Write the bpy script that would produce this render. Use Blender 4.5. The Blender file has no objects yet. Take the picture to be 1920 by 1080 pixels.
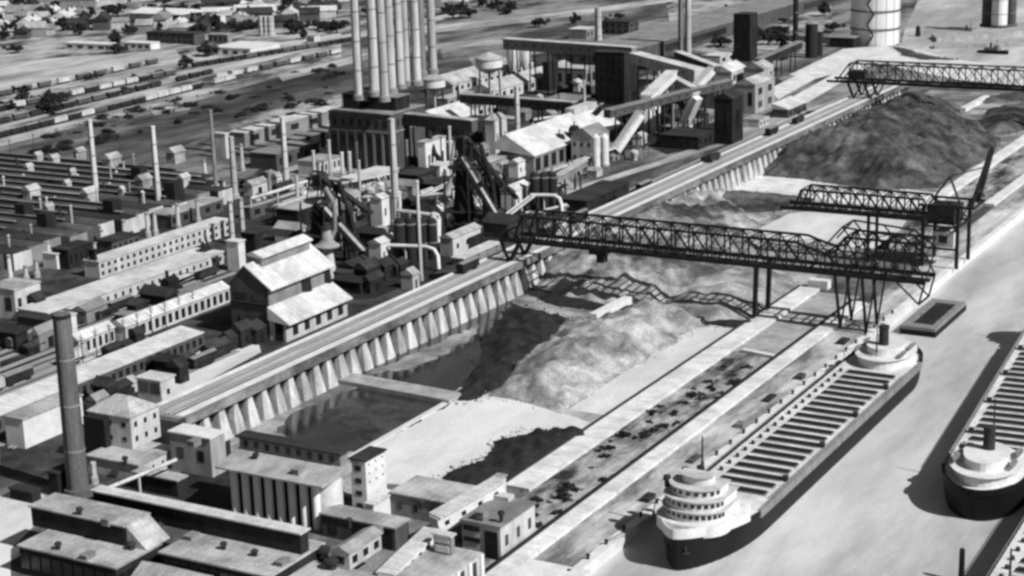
import bpy, math, random
import numpy as np
from mathutils import Matrix, Vector
random.seed(7)
S = bpy.context.scene
COL = S.collection

# ------------------------------------------------------------------ camera
# world: +Y runs along the dock, +X towards the water, metres; the camera is an aeroplane 180 m up
CAMH = 180.0
FOC = 3302.0
RX = np.array([0.87013588, 0.10264986, -0.48200265])
RY = np.array([0.49196124, -0.23837297, 0.83734847])
RZ = np.array([-0.0289427, -0.96573357, -0.25791663])
R3 = np.array([RX, RY, RZ])
cd = bpy.data.cameras.new('camera'); cam = bpy.data.objects.new('camera', cd); COL.objects.link(cam)
r, u, fw = R3[:, 0], -R3[:, 1], R3[:, 2]
cam.matrix_world = Matrix(((r[0], u[0], -fw[0], 0), (r[1], u[1], -fw[1], 0), (r[2], u[2], -fw[2], CAMH), (0, 0, 0, 1)))
cd.sensor_width = 36.0; cd.lens = FOC / 1920 * 36.0; cd.clip_start = 1; cd.clip_end = 30000
S.camera = cam

# ------------------------------------------------------------------ light
SUN_AZ = Vector((0.985, -0.14)).normalized()
SUN_EL = math.radians(43)
w = bpy.data.worlds.new('World'); S.world = w; w.use_nodes = True
nt = w.node_tree; nt.nodes.clear()
sky = nt.nodes.new('ShaderNodeTexSky'); sky.sky_type = 'NISHITA'; sky.sun_disc = False
sky.sun_elevation = SUN_EL; sky.sun_rotation = math.atan2(SUN_AZ.x, SUN_AZ.y)
bw = nt.nodes.new('ShaderNodeRGBToBW'); bg = nt.nodes.new('ShaderNodeBackground'); wo = nt.nodes.new('ShaderNodeOutputWorld')
nt.links.new(sky.outputs[0], bw.inputs[0]); nt.links.new(bw.outputs[0], bg.inputs[0]); nt.links.new(bg.outputs[0], wo.inputs[0])
bg.inputs[1].default_value = 0.05
sl = bpy.data.lights.new('sun', 'SUN'); sl.energy = 5.0; sl.angle = math.radians(0.5); sl.color = (1, 1, 1)
so = bpy.data.objects.new('sun', sl); COL.objects.link(so)
sd = Vector((SUN_AZ.x * math.cos(SUN_EL), SUN_AZ.y * math.cos(SUN_EL), math.sin(SUN_EL)))
so.rotation_euler = sd.to_track_quat('Z', 'Y').to_euler(); so.location = (0, 0, 500)
S.view_settings.view_transform = 'Standard'; S.view_settings.look = 'None'
S.view_settings.exposure = 0.1; S.view_settings.gamma = 1.0
S.cycles.filter_width = 2.9            # the soft resolution of an old press print
S.cycles.max_bounces = 4

# ------------------------------------------------------------------ survey helpers
def at(px, py, z=0.0):
    """ground position of a point read off the photograph (1920 x 1080) at height z"""
    q = R3 @ np.array([px - 960, py - 540, FOC]); t = (z - CAMH) / q[2]
    return float(q[0] * t), float(q[1] * t)
def proj(x, y, z):
    c = R3.T @ np.array([x, y, z - CAMH]); return c[0] / c[2] * FOC + 960, c[1] / c[2] * FOC + 540
def bis(fn, lo, hi):
    s = fn(lo) > 0
    for _ in range(48):
        m = (lo + hi) / 2
        if (fn(m) > 0) == s: lo = m
        else: hi = m
    return (lo + hi) / 2
def hgt(px, py, pt, z0=0.0):
    x, y = at(px, py, z0); return bis(lambda h: proj(x, y, z0 + h)[1] - pt, 0, 500)
def span(cx, cy, xl, xr, yt, z0=0.0):
    """plan size and height of a dock-aligned block from its nearest bottom corner and its outline"""
    X1, Y0 = at(cx, cy, z0)
    W = bis(lambda q: proj(X1 - q, Y0, z0)[0] - xl, 0, 600)
    D = bis(lambda q: proj(X1, Y0 + q, z0)[0] - xr, 0, 900)
    return X1, Y0, W, D, hgt(cx, cy, yt, z0)

# ------------------------------------------------------------------ materials
def mat(name, g, var=0.25, scale=0.25, rough=0.9, streak=(1, 1, 1), fine=0.12, bump=0.0, spec=0.2, dirt=0.0, seam=None):
    m = bpy.data.materials.new(name); m.use_nodes = True
    t = m.node_tree; b = t.nodes['Principled BSDF']
    geo = t.nodes.new('ShaderNodeNewGeometry')
    mp = t.nodes.new('ShaderNodeMapping'); mp.inputs['Scale'].default_value = streak
    t.links.new(geo.outputs['Position'], mp.inputs[0])
    n1 = t.nodes.new('ShaderNodeTexNoise'); n1.inputs['Scale'].default_value = scale; n1.inputs['Detail'].default_value = 6; n1.inputs['Roughness'].default_value = 0.65
    t.links.new(mp.outputs[0], n1.inputs[0])
    n2 = t.nodes.new('ShaderNodeTexNoise'); n2.inputs['Scale'].default_value = 1.6; n2.inputs['Detail'].default_value = 3
    t.links.new(geo.outputs['Position'], n2.inputs[0])
    def ramp(n, lo, hi, a=0.3, c=0.7):
        k = t.nodes.new('ShaderNodeMapRange'); k.inputs[1].default_value = a; k.inputs[2].default_value = c
        k.inputs[3].default_value = lo; k.inputs[4].default_value = hi; t.links.new(n.outputs[0], k.inputs[0]); return k
    a = ramp(n1, g * (1 - var), g * (1 + var)); c = ramp(n2, 1 - fine, 1 + fine)
    x = t.nodes.new('ShaderNodeMath'); x.operation = 'MULTIPLY'
    t.links.new(a.outputs[0], x.inputs[0]); t.links.new(c.outputs[0], x.inputs[1]); out = x
    if dirt:
        n3 = t.nodes.new('ShaderNodeTexNoise'); n3.inputs['Scale'].default_value = scale * 0.35; n3.inputs['Detail'].default_value = 8; n3.inputs['Roughness'].default_value = 0.7
        t.links.new(mp.outputs[0], n3.inputs[0]); d = ramp(n3, 1 - dirt, 1, 0.42, 0.56)
        y = t.nodes.new('ShaderNodeMath'); y.operation = 'MULTIPLY'; t.links.new(x.outputs[0], y.inputs[0]); t.links.new(d.outputs[0], y.inputs[1]); out = y
    if seam:   # joints between sheets or slabs: (spacing across, spacing along, line width, strength)
        sp = t.nodes.new('ShaderNodeSeparateXYZ'); t.links.new(geo.outputs['Position'], sp.inputs[0])
        for ax, gap in zip((0, 1), seam[:2]):
            if not gap: continue
            pp = t.nodes.new('ShaderNodeMath'); pp.operation = 'PINGPONG'; pp.inputs[1].default_value = gap / 2; t.links.new(sp.outputs[ax], pp.inputs[0])
            k = t.nodes.new('ShaderNodeMapRange'); k.inputs[1].default_value = seam[2] * .3; k.inputs[2].default_value = seam[2]; k.inputs[3].default_value = 1 - seam[3]; k.inputs[4].default_value = 1; t.links.new(pp.outputs[0], k.inputs[0])
            y = t.nodes.new('ShaderNodeMath'); y.operation = 'MULTIPLY'; t.links.new(out.outputs[0], y.inputs[0]); t.links.new(k.outputs[0], y.inputs[1]); out = y
    t.links.new(out.outputs[0], b.inputs['Base Color'])
    b.inputs['Roughness'].default_value = rough; b.inputs['Specular IOR Level'].default_value = spec
    if bump:
        bp = t.nodes.new('ShaderNodeBump'); bp.inputs['Strength'].default_value = bump; bp.inputs['Distance'].default_value = 0.6
        t.links.new(n1.outputs[0], bp.inputs['Height']); t.links.new(bp.outputs[0], b.inputs['Normal'])
    return m
M = {
 'ground': mat('ground_cinder', .2, .6, .05, streak=(1, .4, 1), fine=.3, dirt=.75),
 'field': mat('field_soil', .12, .8, .03, streak=(1.2, .4, 1), fine=.4, dirt=.72),
 'cinder': mat('dark_cinder', .05, .8, .1, fine=.5, dirt=.5),
 'scrub': mat('patchy_scrub', .34, .5, .07, streak=(1, .5, 1), fine=.35, dirt=.88),
 'pale': mat('pale_dust_road', .42, .3, .07, streak=(1, .25, 1), fine=.2, dirt=.5),
 'sand': mat('pale_sand_floor', .6, .14, .09, streak=(1, .4, 1), fine=.14, dirt=.2),
 'yard': mat('stone_yard_floor', .3, .6, .08, fine=.3, dirt=.6, bump=.5),
 'rubble': mat('rubble_strip', .33, .5, .14, streak=(1.6, .6, 1), fine=.35, dirt=.93, bump=.8),
 'dock': mat('dock_paving', .5, .3, .12, streak=(1.2, .3, 1), fine=.15, dirt=.75, seam=(3, 6, .15, .3)),
 'concrete': mat('pale_concrete', .62, .14, .3, fine=.08, dirt=.12),
 'whitecon': mat('white_concrete', .66, .12, .25, fine=.14, dirt=.25, seam=(0, 9, .25, .35)),
 'greycon': mat('grey_concrete', .34, .25, .25, streak=(1, 1, .25), fine=.12, dirt=.25),
 'fascia': mat('stained_fascia_concrete', .2, .5, .3, streak=(1, .35, .6), fine=.2, dirt=.6),
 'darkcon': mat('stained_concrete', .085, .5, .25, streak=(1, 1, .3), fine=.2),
 'ore': mat('dark_iron_ore', .09, .9, .07, fine=.5, dirt=.65, bump=1.0),
 'coal': mat('coal_black', .018, .5, .2, fine=.4, bump=1.0),
 'lime': mat('pale_limestone', .34, .5, .12, fine=.35, dirt=.5, bump=1.0),
 'limedark': mat('stained_limestone', .27, .8, .07, streak=(1, 1, .15), fine=.35, dirt=.8, bump=1.0),
 'brick': mat('sooty_brick', .07, .35, .2, streak=(1, 1, .4), fine=.2),
 'blackbrick': mat('black_brick', .018, .5, .2, streak=(1, 1, .3), fine=.25),
 'midbrick': mat('grey_brick', .2, .3, .2, streak=(1, 1, .4), fine=.15),
 'palewall': mat('pale_stucco_wall', .5, .2, .3, streak=(1, 1, .3), fine=.12, dirt=.25),
 'pier': mat('streaked_pier_concrete', .5, .3, .45, streak=(1, 1, .15), fine=.15, dirt=.45),
 'roof': mat('pale_felt_roof', .4, .25, .15, fine=.16, dirt=.4, seam=(2.4, 7, .15, .3)),
 'whiteroof': mat('white_sheet_roof', .56, .16, .25, fine=.16, dirt=.25, seam=(0, 2.6, .18, .3)),
 'silo': mat('bright_silo_concrete', .78, .1, .3, streak=(1, 1, .2), fine=.06),
 'soot': mat('sooty_grey_roof', .09, .5, .2, streak=(.3, 1, 1), fine=.35, dirt=.5),
 'greyroof': mat('grey_felt_roof', .22, .25, .15, fine=.15, dirt=.25),
 'darkroof': mat('tarred_roof', .035, .5, .12, streak=(.25, 1, 1), fine=.35, dirt=.35),
 'steel': mat('sooty_steel', .03, .4, .3, rough=.6, fine=.2),
 'blacksteel': mat('black_painted_steel', .014, .4, .3, rough=.55, fine=.2),
 'greysteel': mat('grey_painted_steel', .2, .3, .3, rough=.6, streak=(1, 1, .3)),
 'white': mat('white_paint', .64, .12, .35, rough=.6, fine=.1, dirt=.12),
 'stack': mat('pale_steel_stack', .5, .3, .3, streak=(1, 1, .1), dirt=.3, rough=.6, fine=.15),
 'stackdark': mat('smoked_brick_chimney', .11, .4, .3, streak=(1, 1, .15), fine=.2),
 'glass': mat('dark_window_glass', .012, .3, .5, rough=.25, spec=.5, fine=.1),
 'hull': mat('black_hull_paint', .008, .5, .1, rough=.6, streak=(1, 1, .3), fine=.2, spec=.2),
 'deck': mat('grey_deck_paint', .6, .2, .2, fine=.15, dirt=.2),
 'hatch': mat('dark_hatch_cover', .014, .4, .3, fine=.2),
 'ballast': mat('track_ballast', .12, .5, .25, streak=(2, .1, 1), fine=.25),
 'rail': mat('worn_rail', .4, .2, .3, streak=(1, .1, 1)),
 'leaf': mat('tree_leaves', .028, .5, .3, fine=.3),
 'bark': mat('tree_bark', .06),
 'tower': mat('pale_holder_plate', .66, .14, .12, streak=(1, 1, .1), rough=.55, fine=.05),
}
def water_mat(name, g, rough, wav, var, sc):
    m = mat(name, g, var, sc, rough=rough, spec=.5, fine=.06, streak=(1.4, .35, 1), dirt=.36)
    t = m.node_tree; b = t.nodes['Principled BSDF']; geo = t.nodes.new('ShaderNodeNewGeometry')
    n = t.nodes.new('ShaderNodeTexNoise'); n.inputs['Scale'].default_value = .22; n.inputs['Detail'].default_value = 7; n.inputs['Roughness'].default_value = .75
    t.links.new(geo.outputs['Position'], n.inputs[0])
    bp = t.nodes.new('ShaderNodeBump'); bp.inputs['Strength'].default_value = wav; bp.inputs['Distance'].default_value = .5
    t.links.new(n.outputs[0], bp.inputs['Height']); t.links.new(bp.outputs[0], b.inputs['Normal']); return m
M['water'] = water_mat('pale_harbour_water', .52, .38, .5, .3, .03)  # pale base colour carries the sky's reflection off the water
M['slick'] = water_mat('oily_water', .33, .3, .3, .25, .05)
M['pool'] = water_mat('dark_pond_water', .035, .06, .08, .5, .05)

# ------------------------------------------------------------------ mesh helpers
class MB:
    def __init__(s): s.v = []; s.f = []; s.sm = False
    def add(s, vs, fs):
        o = len(s.v); s.v += [tuple(map(float, q)) for q in vs]; s.f += [tuple(i + o for i in f) for f in fs]; return s
    def box(s, x0, x1, y0, y1, z0, z1):
        return s.add([(x0, y0, z0), (x1, y0, z0), (x1, y1, z0), (x0, y1, z0), (x0, y0, z1), (x1, y0, z1), (x1, y1, z1), (x0, y1, z1)],
                     [(3, 2, 1, 0), (4, 5, 6, 7), (0, 1, 5, 4), (1, 2, 6, 5), (2, 3, 7, 6), (3, 0, 4, 7)])
    def prism(s, prof, axis, a0, a1):
        """profile of (u, z) swept along 'x' (u is y) or 'y' (u is x)"""
        n = len(prof); P = lambda u, z, a: (a, u, z) if axis == 'x' else (u, a, z)
        vs = [P(u, z, a0) for u, z in prof] + [P(u, z, a1) for u, z in prof]
        fs = [tuple(range(n)), tuple(range(2 * n - 1, n - 1, -1))] + [((i + 1) % n, i, n + i, n + (i + 1) % n) for i in range(n)]
        return s.add(vs, fs)
    def lathe(s, x, y, prof, n=20, z=0.0):
        vs = []; fs = []
        for rr, zz in prof:
            vs += [(x + rr * math.cos(2 * math.pi * k / n), y + rr * math.sin(2 * math.pi * k / n), z + zz) for k in range(n)]
        for i in range(len(prof) - 1):
            for k in range(n):
                k2 = (k + 1) % n; fs.append((i * n + k, i * n + k2, (i + 1) * n + k2, (i + 1) * n + k))
        fs.append(tuple(range(n - 1, -1, -1))); fs.append(tuple((len(prof) - 1) * n + k for k in range(n)))
        return s.add(vs, fs)
    def beam(s, p, q, w=.5, h=None):
        p = Vector(p); q = Vector(q); d = (q - p).normalized(); h = h or w
        a = d.cross(Vector((0, 0, 1)))
        a = Vector((1, 0, 0)) if a.length < 1e-4 else a.normalized()
        b = a.cross(d).normalized(); a = a * w / 2; b = b * h / 2
        vs = [p - a - b, p + a - b, p + a + b, p - a + b, q - a - b, q + a - b, q + a + b, q - a + b]
        return s.add(vs, [(3, 2, 1, 0), (4, 5, 6, 7), (0, 1, 5, 4), (1, 2, 6, 5), (2, 3, 7, 6), (3, 0, 4, 7)])
    def pipe(s, pts, rr, n=10):
        pts = [Vector(p) for p in pts]; vs = []; fs = []
        for i, p in enumerate(pts):
            d = (pts[min(i + 1, len(pts) - 1)] - pts[max(i - 1, 0)]).normalized()
            a = d.cross(Vector((.3, .9, .1))).normalized(); b = d.cross(a)
            vs += [p + a * rr * math.cos(2 * math.pi * k / n) + b * rr * math.sin(2 * math.pi * k / n) for k in range(n)]
        for i in range(len(pts) - 1):
            for k in range(n):
                k2 = (k + 1) % n; fs.append((i * n + k, i * n + k2, (i + 1) * n + k2, (i + 1) * n + k))
        fs.append(tuple(range(n))); fs.append(tuple((len(pts) - 1) * n + k for k in range(n - 1, -1, -1)))
        return s.add(vs, fs)
    def mesh(s, name, m, org=(0, 0, 0), smooth=False):
        me = bpy.data.meshes.new(name); me.from_pydata([(a - org[0], b - org[1], c - org[2]) for a, b, c in s.v], [], s.f)
        me.validate(); 
        import bmesh
        bm = bmesh.new(); bm.from_mesh(me); bmesh.ops.recalc_face_normals(bm, faces=bm.faces); bm.to_mesh(me); bm.free()
        me.materials.append(M[m])
        if smooth: me.polygons.foreach_set('use_smooth', [True] * len(me.polygons)); me.set_sharp_from_angle(angle=math.radians(40))
        me.update(); return me
ORG = {}
def thing(name, label, cat, x, y, z=0.0, group=None):
    o = bpy.data.objects.new(name, None); COL.objects.link(o); o.location = (x, y, z); o.empty_display_size = .5
    o['label'] = label; o['category'] = cat
    if group: o['group'] = group
    ORG[o.name] = (x, y, z); return o
def part(name, mb, m, parent, label=None, smooth=False):
    org = ORG[parent.name]; o = bpy.data.objects.new(name, mb.mesh(name, m, org, smooth)); COL.objects.link(o); o.parent = parent
    if label: o['label'] = label
    ORG[o.name] = org; return o
def solo(name, mb, m, label, cat, group=None, smooth=False):
    a = np.array(mb.v); c = ((a[:, 0].min() + a[:, 0].max()) / 2, (a[:, 1].min() + a[:, 1].max()) / 2, a[:, 2].min())
    o = bpy.data.objects.new(name, mb.mesh(name, m, c, smooth)); COL.objects.link(o); o.location = c
    o['label'] = label; o['category'] = cat
    if group: o['group'] = group
    ORG[o.name] = c; return o
def struct(name, mb, m, kind='structure', smooth=False):
    o = bpy.data.objects.new(name, mb.mesh(name, m, (0, 0, 0), smooth)); COL.objects.link(o); o['kind'] = kind; return o
def dup(root, loc, rot=0.0, label=None, scale=None, group=None):
    c = root.copy(); COL.objects.link(c); c.location = loc; c.rotation_euler = (0, 0, rot)
    if scale: c.scale = scale
    if label: c['label'] = label
    if group: c['group'] = group
    for ch in list(root.children):
        k = ch.copy(); COL.objects.link(k); k.parent = c
        for g in list(ch.children):
            j = g.copy(); COL.objects.link(j); j.parent = k
    return c
WIN = {}
def windows(T, face, plane, a0, a1, z0, z1, cols, rows, fill=(.45, .5), name='window', m='glass', d=.12):
    """separate dark windows, evenly spread over a wall: face 'f' looks to -Y, 's' looks to +X"""
    org = ORG[T.name]; cw = (a1 - a0) / cols; rh = (z1 - z0) / rows; ww = cw * fill[0]; hh = rh * fill[1]
    key = (face, round(ww, 2), round(hh, 2), m, name)
    if key not in WIN:
        b = MB()
        if face == 'f': b.box(-ww / 2, ww / 2, -d, .05, -hh / 2, hh / 2)
        else: b.box(-.05, d, -ww / 2, ww / 2, -hh / 2, hh / 2)
        WIN[key] = b.mesh(name, m)
    for i in range(cols):
        for j in range(rows):
            o = bpy.data.objects.new(name, WIN[key]); COL.objects.link(o); o.parent = T
            a = a0 + cw * (i + .5); zz = z0 + rh * (j + .5)
            o.location = ((a, plane, zz) if face == 'f' else (plane, a, zz)); o.location = o.location - Vector(org)
def roofing(T, X0, X1, Y0, Y1, z, kind, m, rise=None, ov=.4):
    b = MB(); X0 -= ov; X1 += ov; Y0 -= ov; Y1 += ov
    if kind == 'flat': b.box(X0, X1, Y0, Y1, z, z + .45)
    elif kind == 'gabley':
        rise = rise or (X1 - X0) * .28; b.prism([(X0, z), (X1, z), (X1, z + .3), ((X0 + X1) / 2, z + rise), (X0, z + .3)], 'y', Y0, Y1)
    elif kind == 'gablex':
        rise = rise or (Y1 - Y0) * .28; b.prism([(Y0, z), (Y1, z), (Y1, z + .3), ((Y0 + Y1) / 2, z + rise), (Y0, z + .3)], 'x', X0, X1)
    elif kind == 'hip':
        rise = rise or 3; k = min(X1 - X0, Y1 - Y0) / 2 * .9
        b.add([(X0, Y0, z), (X1, Y0, z), (X1, Y1, z), (X0, Y1, z), (X0 + k, Y0 + k, z + rise), (X1 - k, Y0 + k, z + rise), (X1 - k, Y1 - k, z + rise), (X0 + k, Y1 - k, z + rise)],
              [(3, 2, 1, 0), (4, 5, 6, 7), (0, 1, 5, 4), (1, 2, 6, 5), (2, 3, 7, 6), (3, 0, 4, 7)])
    elif kind == 'mono':   # high at -X, falls to the water side
        rise = rise or (X1 - X0) * .3; b.prism([(X0, z), (X1, z), (X1, z + .3), (X0, z + rise)], 'y', Y0, Y1)
    return part('roof', b, m, T)
def block(name, label, cat, X0, X1, Y0, Y1, h, wall='brick', roof='flat', rm='roof', rise=None, wf=None, ws=None, z0=0.0, fillf=(.45, .5), fills=(.45, .5), ov=.4, group=None):
    T = thing(name, label, cat, (X0 + X1) / 2, (Y0 + Y1) / 2, z0, group)
    part('wall', MB().box(X0, X1, Y0, Y1, z0, z0 + h), wall, T)
    if roof: roofing(T, X0, X1, Y0, Y1, z0 + h, roof, rm, rise, ov)
    if wf: windows(T, 'f', Y0, X0, X1, z0 + h * .06, z0 + h * .97, wf[0], wf[1], fillf)
    if ws: windows(T, 's', X1, Y0, Y1, z0 + h * .06, z0 + h * .97, ws[0], ws[1], fills)
    return T
def pb(name, label, cat, c, xl, xr, yt, z0=0.0, **k):
    X1, Y0, W, D, h = span(c[0], c[1], xl, xr, yt, z0)
    return block(name, label, cat, X1 - W, X1, Y0, Y0 + D, h, z0=z0, **k), (X1 - W, X1, Y0, Y0 + D, z0 + h)
def sheet(name, pts, z, m, kind='structure'):
    return struct(name, MB().add([(*at(x, y, z), z) for x, y in pts], [tuple(range(len(pts)))]), m, kind)
def wsheet(name, X0, X1, Y0, Y1, z, m):
    return struct(name, MB().add([(X0, Y0, z), (X1, Y0, z), (X1, Y1, z), (X0, Y1, z)], [(0, 1, 2, 3)]), m)
from mathutils import noise as mnoise
def pile(name, label, cat, pts, m, slope=.6, hmax=9, step=1.6, rough=1.2, z=0.0, group=None, ridge=0.0, spill=True):
    """heap of loose ore: an outline on the ground rising at the angle of repose"""
    P = np.array([at(x, y, z) for x, y in pts]); n = len(P)
    x0, y0 = P.min(0) - 1; x1, y1 = P.max(0) + 1
    nx = int((x1 - x0) / step) + 2; ny = int((y1 - y0) / step) + 2
    gx, gy = np.meshgrid(np.linspace(x0, x1, nx), np.linspace(y0, y1, ny), indexing='ij')
    dist = np.full(gx.shape, 1e9); ins = np.zeros(gx.shape, bool)
    for i in range(n):
        a = P[i]; b = P[(i + 1) % n]; d = b - a
        t = np.clip(((gx - a[0]) * d[0] + (gy - a[1]) * d[1]) / (d @ d), 0, 1)
        dist = np.minimum(dist, np.hypot(gx - a[0] - t * d[0], gy - a[1] - t * d[1]))
        c = ((a[1] > gy) != (b[1] > gy)) & (gx < (b[0] - a[0]) * (gy - a[1]) / (b[1] - a[1] + 1e-12) + a[0]); ins ^= c
    dist = np.where(ins, dist, -dist)
    Z = np.zeros(gx.shape)
    for i in range(nx):
        for j in range(ny):
            q = Vector((gx[i, j] * .055, gy[i, j] * .055, hmax))
            nn = mnoise.fractal(q, 1.0, 2.0, 5); n2 = mnoise.noise(Vector((gx[i, j] * .25, gy[i, j] * .25, 3)))
            d = dist[i, j] + 1.6 * nn
            top = hmax * (1 + .35 * mnoise.noise(Vector((gx[i, j] * .03, gy[i, j] * .03, 9))))
            hh = d * slope
            hh = top * (1 - math.exp(-hh / top)) if hh > 0 else hh
            if ridge and hh > 1: hh += ridge * math.sin((gx[i, j] * .45 + gy[i, j] * .16) + 2 * nn)
            Z[i, j] = z + (max(hh + rough * .45 * (nn + .9 * n2 - .8 * abs(mnoise.noise(Vector((gx[i, j] * .11, gy[i, j] * .045, 5))))), .1) if d > 0 else -1.0)
    b = MB(); idx = -np.ones(gx.shape, int)
    fs = []
    for i in range(nx - 1):
        for j in range(ny - 1):
            cs = [(i, j), (i + 1, j), (i + 1, j + 1), (i, j + 1)]
            if max(Z[c] for c in cs) > z + .05:
                for c in cs:
                    if idx[c] < 0: idx[c] = len(b.v); b.v.append((float(gx[c]), float(gy[c]), float(Z[c])))
                fs.append(tuple(int(idx[c]) for c in cs))
    b.f = fs
    o = solo(name, b, m, label, cat, group, smooth=True)
    if not spill: return o
    q = random.Random(int(P[0, 0] * 10)); c = MB(); per = sum(np.hypot(*(P[(i + 1) % n] - P[i])) for i in range(n))
    for _ in range(int(min(420, per * 2.2))):          # loose lumps spilled round the foot
        i = q.randrange(n); t = q.random(); a = P[i] + (P[(i + 1) % n] - P[i]) * t; k = q.uniform(.12, .55) * (1.4 if q.random() < .15 else 1)
        x = a[0] + q.gauss(0, 1.6); y = a[1] + q.gauss(0, 1.6); e = [q.uniform(.6, 1.3) for _ in range(6)]
        c.add([(x + k * e[0], y, z), (x, y + k * e[1], z), (x - k * e[2], y, z), (x, y - k * e[3], z), (x + k * .2, y, z + k * e[4])], [(0, 1, 4), (1, 2, 4), (2, 3, 4), (3, 0, 4), (3, 2, 1, 0)])
    sp = part('spill', c, m, o); sp['kind'] = 'stuff'
    return o
ORD = ['first', 'second', 'third', 'fourth', 'fifth', 'sixth', 'seventh', 'eighth', 'ninth', 'tenth', 'eleventh', 'twelfth', 'thirteenth', 'fourteenth', 'fifteenth', 'sixteenth']

# ================================================================== SETTING: land, water, roads, yards
land = [(-9000, -400), (-188, -400), (-188, 1185), (-300, 1243), (-413, 1311), (-504, 1670), (-700, 3000), (-9000, 9000)]
b = MB(); n = len(land)
b.add([(x, y, 0) for x, y in land] + [(x, y, -9) for x, y in land], [tuple(range(n))] + [(i, (i + 1) % n, n + (i + 1) % n, n + i) for i in range(n)])
struct('ground', b, 'ground')
sheet('furnace_yard', [(590, 560), (700, 560), (800, 520), (950, 440), (930, 385), (860, 320), (760, 300), (700, 380), (600, 430)], .06, 'coal')  # black ground sheet; its colour takes in the heavy shadow among the furnaces
sheet('coke_yard', [(1000, 220), (1120, 190), (1240, 200), (1340, 170), (1345, 270), (1250, 290), (1180, 260), (1060, 300)], .058, 'coal')
sheet('stock_yard', [(1050, 372), (1140, 345), (1190, 362), (1080, 405)], .06, 'coal')
sheet('scrubland', [(-20, 150), (330, 100), (640, 72), (640, 110), (330, 190), (-20, 280)], .006, 'scrub')
sheet('scrubland', [(1240, -40), (1560, -40), (1560, 90), (1320, 108), (1260, 60)], .019, 'scrub')
sheet('dry_lot', [(420, 225), (520, 205), (640, 175), (640, 200), (560, 225), (440, 248)], .018, 'scrub')
sheet('dry_lot', [(280, 205), (360, 195), (355, 206), (290, 216)], .02, 'pale')
sheet('pale_yard', [(545, 262), (640, 196), (640, 300), (660, 345), (560, 350), (530, 320)], .045, 'pale')  # pale ground sheet stands in for the haze left of the powerhouse
sheet('black_yard', [(340, 880), (430, 800), (440, 958), (330, 935)], .05, 'coal')  # flat black ground sheet left of the silos
sheet('black_yard', [(165, 850), (330, 905), (330, 930), (190, 925), (60, 905), (0, 880), (0, 860)], .052, 'cinder')
struct('water', MB().add([(-3000, -500, -3), (5000, -500, -3), (5000, 9000, -3), (-3000, 9000, -3)], [(0, 1, 2, 3)]), 'water')
# far fields, roads and the railway corridor
sheet('field', [(-60, 300), (330, 200), (640, 110), (860, 70), (900, 150), (640, 235), (430, 240), (200, 330), (-60, 420)], .012, 'field')
sheet('meadow', [(820, 60), (1130, 30), (1500, -30), (1720, -30), (1690, 80), (1500, 90), (1280, 110), (1120, 80), (960, 90), (830, 110)], .014, 'ground')
sheet('plant_yard', [(470, 330), (620, 210), (900, 120), (1130, 80), (1400, 110), (1480, 160), (960, 470), (330, 770), (170, 860), (0, 900), (0, 560)], .016, 'cinder')
sheet('road', [(-20, 226), (160, 182), (400, 128), (640, 66), (860, 22), (860, 30), (640, 78), (400, 140), (160, 198), (-20, 246)], .024, 'pale')
sheet('road', [(-20, 150), (200, 120), (420, 96), (640, 62), (640, 72), (420, 108), (200, 134), (-20, 166)], .028, 'pale')
sheet('road', [(520, 140), (700, 96), (860, 78), (960, 74), (960, 82), (860, 88), (700, 108), (530, 152)], .034, 'pale')
sheet('road', [(700, 56), (900, 40), (1120, 14), (1300, -12), (1300, -4), (1120, 24), (900, 52), (700, 72)], .04, 'pale')
sheet('town_ground', [(-20, -40), (900, -40), (640, 60), (420, 92), (200, 118), (-20, 150)], .008, 'scrub')
sheet('open_ground', [(-20, 118), (330, 92), (350, 128), (150, 152), (-20, 176)], .02, 'pale')
sheet('road', [(1440, 168), (1560, 108), (1620, 96), (1600, 108), (1460, 186)], .038, 'whitecon')
sheet('road', [(1460, 196), (1600, 118), (1660, 100), (1650, 112), (1480, 212)], .042, 'whitecon')
sheet('road', [(1040, 332), (1250, 262), (1500, 210), (1560, 190), (1580, 200), (1300, 290), (1060, 366)], .03, 'pale')
sheet('yard_floor', [(1060, 330), (1180, 280), (1330, 258), (1400, 240), (1240, 300), (1080, 350)], .036, 'ground')
sheet('open_ground', [(1675, 84), (1580, 92), (1480, 140), (1520, 150), (1640, 118), (1800, 150), (1920, 160), (1920, 128), (1800, 112)], .02, 'sand')
sheet('road', [(-20, 720), (110, 670), (120, 690), (-20, 745)], .03, 'pale')
sheet('road', [(150, 660), (230, 640), (330, 640), (240, 668), (150, 705)], .032, 'sand')
sheet('paved_yard', [(320, 690), (420, 632), (480, 632), (490, 660), (360, 730), (320, 745)], .034, 'sand')
sheet('foreground_yard', [(0, 1080), (0, 930), (130, 905), (330, 880), (700, 900), (990, 930), (1080, 1000), (1000, 1100), (0, 1140)], .02, 'ground')
sheet('pale_yard', [(-20, 1000), (-20, 935), (60, 915), (100, 940), (60, 990), (20, 1030), (20, 1100), (-20, 1100)], .03, 'sand')
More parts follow.
